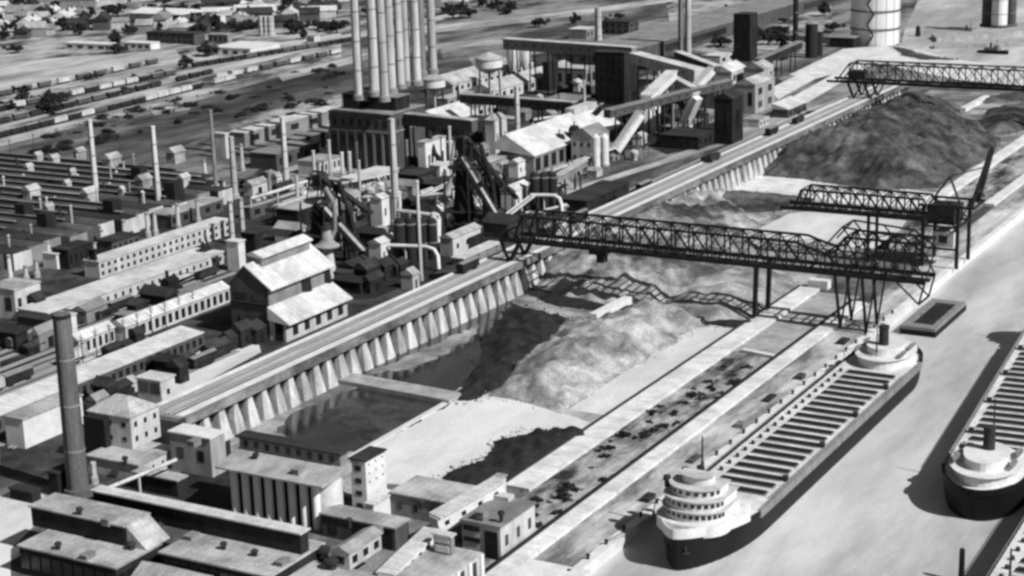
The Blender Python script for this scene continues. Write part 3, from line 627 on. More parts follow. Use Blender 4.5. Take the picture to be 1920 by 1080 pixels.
# ================================================================== FOREGROUND WORKS
def monitor(T, X0, X1, Y0, Y1, z, h, wall='blackbrick', rm='roof', over=.5):
    w_ = part('roof_monitor', MB().box(X0, X1, Y0, Y1, z, z + h), wall, T)
    part('monitor_roof', MB().box(X0 - over, X1 + over, Y0 - over, Y1 + over, z + h, z + h + .4), rm, w_)
def roofblock(name, label, cat, corner, z, xl, xr, wall='blackbrick', rm='roof', **k):
    X1, Y0, W, D, _ = span(corner[0], corner[1], xl, xr, corner[1] - 30, z)
    return block(name, label, cat, X1 - W, X1, Y0, Y0 + D, z - .45, wall=wall, roof='flat', rm=rm, **k), (X1 - W, X1, Y0, Y0 + D)
def stackt(name, label, c, top, r0, r1, m='stack', cat='chimney', group=None, z0=0.0, h=None, cap=None):
    x, y = at(c[0], c[1], z0); h = h or hgt(c[0], c[1], top, z0)
    T = thing(name, label, cat, x, y, z0, group)
    part('shaft', MB().lathe(x, y, [(r0, 0), (r1, h), (r1 * .75, h)], 18, z0), m, T, smooth=True)
    part('rim', MB().lathe(x, y, [(r1 + .12, h - 1.2), (r1 + .16, h - .2), (r1 + .05, h - .1)], 18, z0), cap or m, T)
    if r0 > 1.2:
        for k in range(1, 4): rr = r0 + (r1 - r0) * k / 4; part('band', MB().lathe(x, y, [(rr + .02, h * k / 4), (rr + .11, h * k / 4 + .1), (rr + .11, h * k / 4 + .5), (rr + .02, h * k / 4 + .6)], 18, z0), 'greysteel', T)
        part('ladder', MB().beam((x + .25, y - r0 - .25, z0), (x + .25, y - r1 - .25, z0 + h), .5, .15), 'steel', T)
    if z0 == 0: part('base', MB().lathe(x, y, [(r0 * 1.35, 0), (r0 * 1.3, 2.2), (r0 * 1.05, 2.6)], 12), 'darkcon' if m != 'stack' else 'greycon', T)
    return T
T = stackt('chimney', 'tall dark brick chimney standing alone in the left foreground', (148, 928), 588, 3.1, 2.4, 'stackdark', cap='blackbrick')
x, y = at(148, 928)
block('boiler_shed', 'small black shed at the foot of the tall dark foreground chimney', 'shed', x - 7, x - 3.6, y - 4, y + 7, 7, 'blackbrick', rm='darkroof')

T, (X0, X1, Y0, Y1) = roofblock('glass_shed', 'pale flat roofed works shed with black monitor at the lower left corner', 'factory building', (217, 1064), 8, 35, 300)
ax, ay = at(70, 978, 8.4); ex, ey = at(235, 1022, 8.4)
monitor(T, ax, ex, ey, ey + 9, 8, 5.2)
part('roof_slope', MB().prism([(ex + .52, 8.02), (X1 + .2, 8.02), (X1 + .2, 8.15), (ex + .52, 13.2)], 'y', ey + .3, ey + 9), 'roof', T)
windows(T, 'f', Y0, X0, X1, 1, 7, 9, 1, (.8, .7)); windows(T, 's', X1, Y0, Y1, 1, 7, 5, 1, (.8, .6))
part('vent', MB().lathe(X1 - 4, Y1 - 6, [(.9, 0), (.9, 1.2), (1.3, 1.4), (.4, 2.1)], 10, 8), 'steel', T)
T, (X0, X1, Y0, Y1) = roofblock('glass_shed', 'long pale flat roofed works shed with a black monitor below the cement silos', 'factory building', (505, 1080), 8, 300, 606)
ax, ay = at(292, 975, 8.4); ex, ey = at(575, 1040, 8.4); k_, _ = at(195, 945, 8.4)
monitor(T, k_, X1 - .4, ey, ey + 3.2, 8, 5.4, rm='whiteroof')
windows(T, 'f', Y0, X0, X1, 1, 7, 11, 1, (.8, .7))
for px, py in ((478, 1042), (300, 992)): q = at(px, py, 8); part('vent', MB().lathe(q[0], q[1], [(.7, 0), (.7, 1), (1.1, 1.2), (.3, 1.9)], 10, 8), 'steel', T)
M2 = (X0, X1, Y0, Y1)
T = block('works_shed', 'low pale gable roofed shed in front of the long shed with black monitor', 'shed', M2[0] + 1, M2[0] + 17, M2[2] - 13, M2[2] - 1.5, 5, 'palewall', 'gablex', 'roof', 3.5, wf=(4, 1))
a = at(742, 1032)
T, (X0, X1, Y0, Y1, zt) = pb('works_wing', 'dark fronted low wing with pale roof strip right below the silo tower', 'factory building', (742, 1034), 604, 768, 992, wall='brick', wf=(3, 1), fillf=(.3, .6))
part('door', MB().box(X1 - 6.2, X1 - .8, Y0 - .15, Y0 + .1, .1, zt - 1.2), 'coal', T)
T, (X0, X1, Y0, Y1) = roofblock('vented_shed', 'low pale flat roof with two dark round vents at the bottom edge', 'factory building', (700, 1120), 5, 508, 748, wall='palewall', rm='roof')
for px, py in ((567, 1052), (606, 1044), (622, 1066)): q = at(px, py, 5); part('vent', MB().lathe(q[0], q[1], [(1.3, 0), (1.3, 1.4), (1.9, 1.6), (1.9, 2.4), (.5, 3.0)], 12, 5), 'steel', T)
q = at(640, 1066, 5)
block('penthouse', 'small pale gabled penthouse with dark windows on the low vented roof', 'roof hut', q[0] - 2.5, q[0] + 2.5, q[1], q[1] + 14, 4.2, 'palewall', 'gabley', 'roof', 1.6, ws=(3, 1), wf=(1, 1), z0=5.02)

# cement silos
SB = thing('silo_block', 'cement silo block with a row of pale cylinders under a long windowed gallery', 'silo', -275, 352, 0)
for i in range(8):
    for j in range(3):
        part('silo', MB().lathe(-262.2 - i * 3.85, 349 + j * 3.9, [(1.12, 0), (1.12, 13.1)], 18), 'silo', SB, smooth=True)
part('core_wall', MB().box(-291, -261, 350.2, 355.5, 0, 13), 'coal', SB)  # black core puts the shade in the gaps between silos into colour
part('end_silo', MB().lathe(-262, 353.5, [(4.3, 0), (4.3, 13.1)], 24), 'white', SB, smooth=True)
part('roof', MB().prism([(346.2, 13.1), (360, 13.1), (360, 15.6), (356.4, 15.6), (346.2, 13.6)], 'x', -293.2, -258), 'greycon', SB)
g = part('gallery', MB().box(-292.4, -259, 356.2, 359.6, 15.4, 19.0), 'midbrick', SB)
part('gallery_roof', MB().box(-293.2, -258.2, 355.4, 360.4, 19.0, 19.5), 'darkroof', g)
windows(SB, 'f', 356.2, -292, -260, 15.6, 19, 9, 1, (.4, .55))
T, (X0, X1, Y0, Y1, zt) = pb('silo_tower', 'white square tower with small windows at the right end of the cement silos', 'tower', (690, 968), 662, 727, 866, wall='white', rm='darkroof', wf=(1, 4), fillf=(.4, .4))
windows(T, 's', X1, Y0, Y1, 8, zt, 3, 3, (.12, .22), d=.1)
pb('silo_annex', 'low white annex at the foot of the white silo tower', 'annex', (702, 985), 688, 741, 948, wall='white', rm='whiteroof')
T, (X0, X1, Y0, Y1, zt) = pb('store_house', 'dark fronted store with round windows right of the white silo tower', 'warehouse', (858, 990), 735, 905, 948, wall='midbrick', rm='roof', wf=(4, 1), fillf=(.25, .35))

def gallery(name, label, p, z1, q, z2, w_=4, h=3.4, m='palewall', rm='whiteroof', legs=3, win=0, leg_m='steel', cat='conveyor', floor=0.0, wm='glass'):
    """covered conveyor between two heights, on steel legs"""
    P = Vector((*at(*p, z1), z1)); Q = Vector((*at(*q, z2), z2))
    T = thing(name, label, cat, P.x, P.y, 0)
    part('housing', MB().beam(P, Q, w_, h), m, T); up = Vector((0, 0, h / 2 + .2)); part('roof', MB().beam(P + up, Q + up, w_ + 1.3, .5), rm, T)
    for i in range(legs):
        t = (i + .5) / legs; c = P.lerp(Q, t); d = (Q - P); d.z = 0; d.normalize(); s = Vector((-d.y, d.x, 0)) * w_ * .4
        part('leg', MB().beam((c.x + s.x * 1.4, c.y + s.y * 1.4, floor), (c.x + s.x, c.y + s.y, c.z - h / 2), .7).beam((c.x - s.x * 1.4, c.y - s.y * 1.4, floor), (c.x - s.x, c.y - s.y, c.z - h / 2), .7), leg_m, T)
    d = (Q - P); L = d.length; dn = d.normalized(); s = dn.cross(Vector((0, 0, 1))).normalized()
    if s.dot(Vector((.7, -.7, 0))) < 0: s = -s
    for i in range(win):
        c = P + dn * (L * (i + .5) / win) + s * (w_ / 2 + .03)
        part('window', MB().beam(c - dn * .7, c + dn * .7, .16, 1.2), wm, T)
    return T
gallery('conveyor_gallery', 'bright white covered conveyor rising between the store and the wharf house', (815, 985), 7, (938, 915), 11, 3.4, 4.6, 'white', legs=3, win=4)
gallery('conveyor_gallery', 'bright white covered conveyor running off the bottom edge in the foreground', (722, 1090), 8, (812, 1004), 9.5, 3.6, 3.2, 'white', legs=3, win=6)
pb('head_tower', 'small pale tower at the top end of the white foreground conveyor', 'tower', (934, 948), 920, 950, 903, wall='palewall', rm='roof')
T, (X0, X1, Y0, Y1, zt) = pb('wharf_house', 'grey roofed wharf house with white walls beside the broad dock wall', 'warehouse', (940, 1052), 868, 1004, 990, wall='palewall', rm='greyroof', ws=(3, 1), fills=(.25, .35))
part('door', MB().box(X1 - 4.6, X1 - .8, Y0 - .2, Y0 + .1, .2, zt - 1.5), 'coal', T)
for z in (zt - 2.2, zt - 5.2): part('louvre', MB().box(X0 + .5, X1 - 6, Y0 - .25, Y0 + .1, z, z + 1.3), 'coal', T)
part('parapet', MB().box(X0, X1 - 6, Y1 - 3, Y1, zt + .45, zt + 1.6), 'palewall', T)
p = at(900, 1036, 9)
T = block('pump_house', 'white walled flat roofed building cut by the bottom edge with tall white piers', 'factory building', p[0] - 16, p[0], p[1] - 34, p[1], 8.5, 'palewall', 'flat', 'roof', ws=(6, 1), fills=(.3, .8))
for i in range(7): part('pier', MB().box(p[0], p[0] + .5, p[1] - 34 + i * 5.6, p[1] - 32.6 + i * 5.6, 0, 8.45), 'white', T)
T, (X0, X1, Y0, Y1, zt) = pb('skylight', 'dark framed skylight box on the white walled roof at the bottom edge', 'skylight', (846, 1042), 814, 853, 1008, z0=8.98, wall='greysteel', rm='whiteroof')
for z in (9.5, 12.0): part('pane', MB().box(X0 + .5, X1 - .5, Y0 - .2, Y0 + .1, z, z + 1.6), 'palewall', T)
solo('pier_block', MB().box(-201, -184, 296, 354, -5, 1.4), 'concrete', 'pale concrete landing block at the bottom edge beside the freighter bow', 'pier block')
pile('sand_heap', 'small pale sand heap on the landing in front of the freighter bow', 'sand heap', [proj(-199, 312, 1.4), proj(-197, 342, 1.4), proj(-190, 349, 1.4), proj(-187, 338, 1.4), proj(-190, 316, 1.4)], 'sand', .45, 1.8, .6, .8, z=1.41, spill=False)

# ================================================================== WEST END OF THE HIGH LINE
T, (X0, X1, Y0, Y1, zp) = pb('office_podium', 'white podium wall with small round windows under the hip roofed office', 'podium', (262, 904), 166, 332, 874, wall='palewall', rm='roof', ws=(4, 1), fills=(.18, .3))
T, (X0, X1, Y0, Y1, zt) = pb('office_house', 'hip roofed office with white windowed side and dark front on the podium', 'office', (249, 843), 170, 302, 784, z0=zp + .46, wall='palewall', roof='hip', rm='roof', rise=4, wf=(3, 2), ws=(3, 2), fillf=(.3, .3), fills=(.28, .36))
part('front_shade', MB().box(X0 + .2, X1 - 8, Y0 - 2.5, Y0 - .02, zp + .5, zt - 1), 'blackbrick', T)  # black box stands in for the shadowed recess of the front
T, (X0, X1, Y0, Y1, zt) = pb('hoist_tower', 'white stepped hoist tower with dark top windows at the end of the high line', 'tower', (308, 806), 264, 334, 716, wall='palewall', rm='whiteroof', ws=(1, 2), fills=(.2, .25))
windows(T, 'f', Y0, X0, X1, zt - 4.5, zt - .5, 2, 1, (.8, .8))
pb('hoist_annex', 'lower white stepped annex in front of the hoist tower', 'annex', (288, 800), 246, 306, 752, wall='palewall', rm='whiteroof')
pb('bin_house', 'grey bin house with two dark windows joining the high line to the silos', 'factory building', (399, 896), 323, 426, 824, wall='greycon', rm='concrete', wf=(2, 1), fillf=(.3, .3))
pb('low_store', 'black fronted low store with thin pale coping left of the cement silos', 'warehouse', (334, 934), 252, 352, 903, wall='blackbrick', rm='roof')
pb('low_store', 'low dark store behind the long black monitor right of the tall chimney', 'warehouse', (252, 955), 188, 262, 930, wall='blackbrick', rm='darkroof')
def pipeline(name, label, pts, r_, m, cat='pipe', legs=()):
    V = [Vector((*at(px, py, z), z)) for px, py, z in pts]
    T = thing(name, label, cat, V[0].x, V[0].y, 0)
    part('pipe', MB().pipe(V, r_), m, T, smooth=True)
    for i in legs: part('leg', MB().beam((V[i].x, V[i].y, 0), V[i], .5), m, T)
    return T
pipeline('pipe_bridge', 'thin pale overhead pipe curving from the long monitor roof up to the high line', [(181, 944, 5), (184, 928, 8), (200, 916, 9), (260, 892, 9), (330, 862, 9)], .55, 'palewall', legs=(2, 3))
pb('dark_hut', 'small black hut with one round tank left of the tall dark chimney', 'shed', (62, 945), 20, 78, 925, wall='blackbrick', rm='darkroof')
stackt('vent_stack', 'short white vent stack on the yard just right of the tall dark chimney', (178, 908), 866, .9, .7)

# ================================================================== LONG SHEDS ON THE LEFT
def longshed(name, label, z, a, c, wdt, wall, rm, rise=2.0, win=None, kind='mono', cat='long shed', fills=(.5, .5)):
    """shed parallel to the high line from its water-side eave read at height z"""
    p = at(*a, z); q = at(*c, z); X1 = (p[0] + q[0]) / 2
    return block(name, label, cat, X1 - wdt, X1, p[1], q[1], z, wall, kind, rm, rise, ws=win, fills=fills)
longshed('long_shed', 'longest white roofed shed with a dark side running behind the tall chimney', 5.5, (-40, 788), (392, 626), 10, 'brick', 'whiteroof', 1.5, (30, 1))
T, _ = pb('goods_shed', 'white walled goods shed left of the tall chimney with a dark door', 'shed', (48, 842), 14, 158, 788, wall='white', rm='roof')
pb('colonnade_shed', 'long white roofed colonnaded shed left of the big gabled stockhouse', 'long shed', (238, 642), 208, 432, 614, wall='palewall', rm='whiteroof', ws=(16, 1), fills=(.55, .7), roof='gabley', rise=2.5)
pb('colonnade_shed', 'short white roofed colonnaded shed just right of the tall chimney top', 'long shed', (150, 668), 126, 217, 640, wall='palewall', rm='whiteroof', ws=(6, 1), fills=(.5, .7), roof='gabley', rise=2.5)
pb('foundry_wing', 'long two storey wing with a row of dark windows and pale roof below the foundry', 'factory building', (188, 523), 160, 432, 492, wall='palewall', rm='whiteroof', ws=(22, 2), fills=(.4, .5))
pb('foundry_wing', 'low pale roofed front wing with small dark windows under its eave', 'factory building', (92, 612), 36, 420, 588, wall='palewall', rm='whiteroof', ws=(24, 1), fills=(.3, .4))
pb('foundry_wing', 'pale end wing with two round windows at the far left edge', 'factory building', (32, 600), -20, 80, 545, wall='palewall', rm='roof', ws=(3, 1), wf=(2, 1), fills=(.4, .4))
pb('transfer_shed', 'low dark roofed transfer shed in front of the pale front wing', 'shed', (88, 622), 36, 140, 602, wall='brick', rm='darkroof')
pb('hopper_house', 'small white hopper house directly behind the tall chimney top', 'hopper house', (138, 640), 112, 147, 592, wall='white', rm='whiteroof')
pb('works_shed', 'low pale roofed shed in the yard between the two colonnaded sheds and front wing', 'shed', (215, 566), 200, 420, 556, wall='midbrick', rm='roof', ws=(14, 1), fills=(.3, .4))
pb('works_shed', 'narrow dark roofed shed behind the colonnaded sheds', 'shed', (240, 604), 215, 400, 594, wall='brick', rm='greyroof')
# locomotive cranes
def crane(c, label, rot):
    x, y = at(*c); T = thing('rail_crane', label, 'crane', x, y, 0)
    part('truck', MB().box(x - 1.8, x + 1.8, y - 5, y + 5, .6, 1.8), 'steel', T)
    part('cab', MB().box(x - 2.2, x + 2.2, y - 4, y + 2.5, 1.8, 5.6).prism([(x - 2.2, 5.6), (x + 2.2, 5.6), (x, 7)], 'y', y - 4, y + 2.5), 'blacksteel', T)
    part('boiler', MB().lathe(x, y - 2, [(.8, 0), (.7, 3.4)], 10, 6), 'blacksteel', T)
    d = Vector((math.cos(rot), math.sin(rot), 0)); part('jib', MB().beam((x, y + 2.5, 3), (x + d.x * 13, y + 2.5 + d.y * 13, 9), .9).beam((x, y + 1, 7), (x + d.x * 13, y + 2.5 + d.y * 13, 9), .25), 'blacksteel', T)
crane((322, 548), 'black rail crane with its jib out behind the colonnaded shed', .1)
crane((388, 492), 'black rail crane standing in front of the two storey foundry wing', 2.4)

# ================================================================== THE BIG GABLED STOCKHOUSE
X1, Y0 = at(538, 642); X0 = bis(lambda q: proj(q, Y0, 0)[0] - 437, X1 - 60, X1); Y1 = bis(lambda q: proj(X1, q, 0)[0] - 652, Y0, Y0 + 200)
W = X1 - X0; xm = X1 - .30 * W          # xm: where the upper roof meets the clerestory
ST = thing('stockhouse', 'big dark fronted stockhouse with bright gable roof and lean-to roof by the high line', 'factory building', (X0 + X1) / 2, (Y0 + Y1) / 2, 0)
HE, HR = 19.5, 26.5; xr_ = (X0 + xm) / 2 - 1
part('wall', MB().prism([(X0, 0), (xm, 0), (xm, HE), (xr_, HR), (X0, HE)], 'y', Y0, Y1), 'brick', ST)
part('roof', MB().add([(xm + 2.2, Y0 - .6, HE - 1.0), (xm + 2.2, Y1 + .6, HE - 1.0), (xr_, Y1 + .6, HR + .15), (xr_, Y0 - .6, HR + .15), (xm + 2.2, Y0 - .6, HE - .4), (xm + 2.2, Y1 + .6, HE - .4), (xr_, Y1 + .6, HR + .7), (xr_, Y0 - .6, HR + .7)],
     [(0, 1, 2, 3), (4, 5, 6, 7), (0, 4, 7, 3), (1, 5, 6, 2), (0, 1, 5, 4), (2, 3, 7, 6)]), 'whiteroof', ST)
part('roof', MB().add([(X0 - .8, Y0 - .6, HE - .6), (X0 - .8, Y1 + .6, HE - .6), (xr_, Y1 + .6, HR + .15), (xr_, Y0 - .6, HR + .15), (X0 - .8, Y0 - .6, HE), (X0 - .8, Y1 + .6, HE), (xr_, Y1 + .6, HR + .7), (xr_, Y0 - .6, HR + .7)],
     [(0, 1, 2, 3), (4, 5, 6, 7), (0, 4, 7, 3), (1, 5, 6, 2), (0, 1, 5, 4), (2, 3, 7, 6)]), 'greyroof', ST)
mo = part('roof_monitor', MB().box(xr_ - 3, xr_ + 3.2, Y0 + 6, Y1 - 3, HR - 1.2, HR + 2.6), 'midbrick', ST)
part('monitor_roof', MB().prism([(xr_ - 3.6, HR + 2.6), (xr_ + 4.2, HR + 2.0), (xr_ + 4.2, HR + 2.5), (xr_, HR + 4.2), (xr_ - 3.6, HR + 3)], 'y', Y0 + 5, Y1 - 2), 'whiteroof', mo)
part('lean_to_wall', MB().box(xm, X1, Y0, Y1, 0, 7.4), 'palewall', ST)
part('lean_to_roof', MB().prism([(xm + .02, 7.6), (X1 + 2.2, 6.6), (X1 + 2.2, 7.1), (xm + .02, 12.6)], 'y', Y0 - .8, Y1 + .8), 'whiteroof', ST)
part('clerestory', MB().box(xm, xm + .25, Y0 + .2, Y1 - .2, 12.8, HE - .8), 'midbrick', ST)
for a_, c_ in ((.52, .66), (.9, .99)):  # black slabs paint the shade triangles on the clerestory
    ya, yb2 = Y0 + (Y1 - Y0) * a_, Y0 + (Y1 - Y0) * c_
    part('shaded_bay', MB().add([(xm + .3, ya, HE - 1.2), (xm + .3, yb2, HE - .9), (xm + .3, yb2, 11.6), (xm + .3, ya, 13.4), (xm + .5, ya, HE - 1.2), (xm + .5, yb2, HE - .9), (xm + .9, yb2 + .5, 11.4), (xm + .5, ya, 13.4)],
         [(0, 1, 2, 3), (4, 5, 6, 7), (0, 1, 5, 4), (1, 2, 6, 5), (2, 3, 7, 6), (3, 0, 4, 7)]), 'coal', ST)
windows(ST, 'f', Y0, X0 + 1, xm - .5, 13.6, 17.4, 2, 1, (.72, .62)); windows(ST, 'f', Y0, X0 + 1.5, xm - 3, 3, 9.5, 3, 1, (.22, .5))
part('band', MB().box(X0 - .1, xm + .1, Y0 - .35, Y0 - .05, 12.2, 13.1), 'blackbrick', ST)
part('door', MB().box(X1 - 4.8, X1 - 1.2, Y0 - .2, Y0 + .1, .1, 7), 'coal', ST)
windows(ST, 's', X1, Y0 + 2, Y1 - 1, .6, 6.6, 5, 1, (.45, .7), name='bay_door', m='coal')

# ================================================================== FOUNDRY WITH DARK SAW-TOOTH ROOFS
FD = thing('foundry', 'vast dark roofed foundry with long narrow parallel roof bays at left', 'factory building', -650, 650, 0)
fx1 = -546; nb = 18
fr = random.Random(5)
for k in range(nb):
    y0 = 490 + k * 11.5; x1 = fx1 - max(0, k - 15) * 11 - (k % 3) * 2.5; x0 = -590 - k * 10.5
    bb = part('roof_bay', MB().prism([(y0, 0), (y0 + 11.3, 0), (y0 + 11.3, 7.2), (y0 + 9, 7.6), (y0 + 3.5, 9.2), (y0, 7.4)], 'x', x0, x1), fr.choice(('darkroof', 'darkroof', 'soot', 'brick')), FD)
    xa = x0 + fr.uniform(2, 60); xb = x1 - fr.uniform(2, 40)
    part('monitor', MB().box(xa, xb, y0 + 3.2, y0 + 5.4, 8.6, 10.2), 'blackbrick', bb)
    part('monitor_cap', MB().box(xa - .3, xb + .3, y0 + 3.6, y0 + 5.0, 10.2, 10.5), fr.choice(('greyroof', 'greyroof', 'roof')), bb)
    part('gable_front', MB().box(x1, x1 + .3, y0 + .3, y0 + 11, 0, 7.1), fr.choice(('palewall', 'midbrick', 'brick')), bb)
    for q in range(4):
        xv = fr.uniform(x0 + 10, x1 - 6); hv = fr.choice((fr.uniform(1.2, 3), fr.uniform(3, 9)))
        part('roof_vent', MB().lathe(xv, y0 + 7.8, [(.5, 0), (.5, hv), (.85, hv + .1), (.3, hv + .8)], 8, 7.6), fr.choice(('roof', 'palewall', 'steel')), FD)
for px, py, sz in ((55, 322, 3), (72, 300, 3), (102, 306, 3.5), (150, 295, 4), (210, 312, 6), (136, 330, 2.5), (127, 352, 2.5), (168, 375, 5), (232, 365, 3), (330, 300, 6), (270, 350, 5), (345, 345, 4), (60, 370, 5), (92, 398, 3)):
    q = at(px, py, 9)
    part('roof_vent', MB().box(q[0] - sz / 2, q[0] + sz / 2, q[1] - sz * .7, q[1] + sz * .7, 7.6, 10 + sz * .6).prism([(q[0] - sz * .6, 10 + sz * .6), (q[0] + sz * .6, 10 + sz * .6), (q[0], 11 + sz * .9)], 'y', q[1] - sz * .8, q[1] + sz * .8), 'roof', FD)
for px, py, sz in ((203, 405, 6), (79, 430, 6), (38, 412, 6), (255, 340, 6), (318, 375, 7)):
    q = at(px, py, 8)
    part('roof_house', MB().box(q[0] - sz / 2, q[0] + sz / 2, q[1], q[1] + sz, 7.5, 8 + sz * 1.2), 'blackbrick', FD)
for i, (px, py, t, rr) in enumerate(((180, 360, 224, 1.35), (297, 377, 236, 1.35), (405, 352, 206, 1.0), (441, 372, 256, 1.5), (537, 348, 220, 1.5))):
    stackt('foundry_chimney', ['slim tall pale chimney at far left of the foundry roof', 'slim tall pale chimney in the middle of the foundry roof', 'thin grey chimney at the back of the foundry roof', 'stout pale chimney at the right end of the foundry roof', 'stout pale chimney left of the dark powerhouse'][i],
           (px, py), t, rr * 1.15, rr * .85, 'stack' if i != 2 else 'greysteel', z0=8.0 if i < 3 else 0)
    
VS = [(22, 540, 478), (50, 528, 497), (70, 520, 485), (92, 480, 453), (31, 455, 426), (192, 459, 430), (235, 459, 412), (278, 444, 398), (292, 441, 397), (335, 430, 382), (372, 417, 373), (436, 457, 376), (456, 451, 371), (508, 390, 330), (385, 330, 300), (455, 320, 270), (150, 455, 430), (118, 500, 470)]
for i, (px, py, t) in enumerate(VS):
    stackt('cupola_stack', 'pale cupola stack in the ragged row along the foundry front' if i not in (11, 12) else ('left pale stack of the tall pair in front of the foundry' if i == 11 else 'right pale stack of the tall pair in front of the foundry'), (px, py), t, 1.3 if i in (11, 12) else 1.1, 1.1 if i in (11, 12) else .8, z0=0, cap='greysteel', group=None if i in (11, 12) else 'cupola stacks along the foundry front', cat='stack')
for i, (c, xl, xr, t, wl, rm, lb) in enumerate([
    ((212, 480), 180, 262, 455, 'brick', 'darkroof', 'dark cupola house behind the left end of the two storey wing'),
    ((130, 505), 100, 178, 470, 'blackbrick', 'darkroof', 'black cupola house at the left among the pale cupola stacks'),
    ((108, 505), 82, 112, 478, 'white', 'whiteroof', 'small white hut among the cupola stacks at far left'),
    ((182, 522), 170, 186, 470, 'coal', 'darkroof', 'narrow black shaft house at the left end of the two storey wing'),
    ((318, 428), 280, 420, 405, 'brick', 'roof', 'brick cupola house with pale roof behind the two storey wing'),
    ((175, 480), 160, 182, 458, 'palewall', 'roof', 'tiny pale hut left of the dark cupola house'),
    ((480, 478), 455, 496, 440, 'blackbrick', 'darkroof', 'tall black shed right of the pair of pale stacks'),
    ((450, 510), 428, 462, 455, 'white', 'whiteroof', 'white hopper block between the pair of pale stacks and the stockhouse'),
    ((560, 430), 520, 640, 395, 'blackbrick', 'roof', 'long black sided shed with pale roof left of the first skip hoist'),
    ((470, 412), 458, 596, 390, 'brick', 'roof', 'long brick shed with pale roof in front of the foundry right end'),
    ((425, 298), 404, 432, 252, 'palewall', 'whiteroof', 'white tall block behind the foundry roof right end'),
    ((460, 275), 432, 640, 250, 'midbrick', 'whiteroof', 'long pale roofed shed slanting back behind the foundry'),
    ((520, 320), 470, 600, 290, 'brick', 'greyroof', 'dark shed with grey roof left of the powerhouse'),
    ((560, 290), 530, 640, 262, 'blackbrick', 'greyroof', 'black shed close behind the stout chimney left of the powerhouse'),
    ((600, 330), 560, 640, 305, 'palewall', 'roof', 'pale shed in front of the powerhouse left corner'),
    ((682, 362), 640, 748, 338, 'palewall', 'whiteroof', 'pale broad roofed shed directly in front of the powerhouse')]):
    pb('plant_shed', lb, 'shed', c, xl, xr, t, wall=wl, rm=rm, ws=(5, 1) if xr - xl > 60 else None, fills=(.4, .5))

# ================================================================== POWERHOUSE AND ITS STACKS
T, (X0, X1, Y0, Y1, zt) = pb('powerhouse', 'dark brick powerhouse with tall pilasters under the row of white smokestacks', 'power station', (737, 322), 622, 800, 216, wall='brick', rm='greyroof')
windows(T, 'f', Y0, X0 + 1, X1 - 1, zt - 8.5, zt - 2, 7, 1, (.35, .62)); windows(T, 's', X1, Y0 + 1, Y1 - 1, zt - 8.5, zt - 2, 8, 1, (.35, .62))
part('cornice', MB().box(X0 - .5, X1 + .5, Y0 - .5, Y1 + .5, zt - 10, zt - 9.1), 'midbrick', T)
for i in range(8): xx = X0 + (X1 - X0) * i / 7; part('pilaster', MB().box(xx - .7, xx + .7, Y0 - .45, Y0 - .02, 0, zt - 10), 'midbrick', T)
windows(T, 'f', Y0, X0, X1, 4, zt - 11, 7, 1, (.5, .85))
PH = (X0, X1, Y0, Y1, zt)
block('boiler_house', 'black left penthouse on the powerhouse roof', 'penthouse', X0 + 4, X0 + 14, Y0 + 8, Y0 + 40, 8, 'blackbrick', rm='darkroof', z0=zt + .46)
block('boiler_house', 'long black penthouse on the powerhouse roof under the smokestacks', 'penthouse', X0 + 19, X1 - 3, Y0 + 10, Y1 - 10, 7, 'blackbrick', rm='greyroof', z0=zt + .46)
zs = zt + 7.9
for i, (px, py, rr) in enumerate(((674, 187, 2.3), (703, 180, 2.4), (721, 190, 2.2), (735, 174, 2.2), (752, 166, 2.2), (764, 160, 2.2), (782, 160, 2.4), (793, 142, 1.9), (812, 138, 2.3))):
    x, y = at(px, py, zs)
    q = thing('smokestack', f'tall white smokestack on the powerhouse roof, {ORD[i]} from the left in its row', 'chimney', x, y, zs, 'powerhouse smokestacks')
    part('shaft', MB().lathe(x, y, [(rr * 1.12, 0), (rr * .92, 92), (rr * .7, 92)], 18, zs), 'stack' if i != 7 else 'greysteel', q, smooth=True)
    for k in range(1, 6): r_ = rr * (1.12 - .2 * k / 6); part('band', MB().lathe(x, y, [(r_ + .02, 92 * k / 6), (r_ + .12, 92 * k / 6 + .1), (r_ + .12, 92 * k / 6 + .7), (r_ + .02, 92 * k / 6 + .8)], 18, zs), 'greysteel', q)
    part('base_ring', MB().lathe(x, y, [(rr * 1.5, 0), (rr * 1.4, 2.5), (rr * 1.12, 3)], 16, zs), 'greysteel', q)
    part('rim', MB().lathe(x, y, [(rr * 1.02, 90), (rr * 1.06, 92.1), (rr * .7, 92.1)], 18, zs), 'greysteel', q)

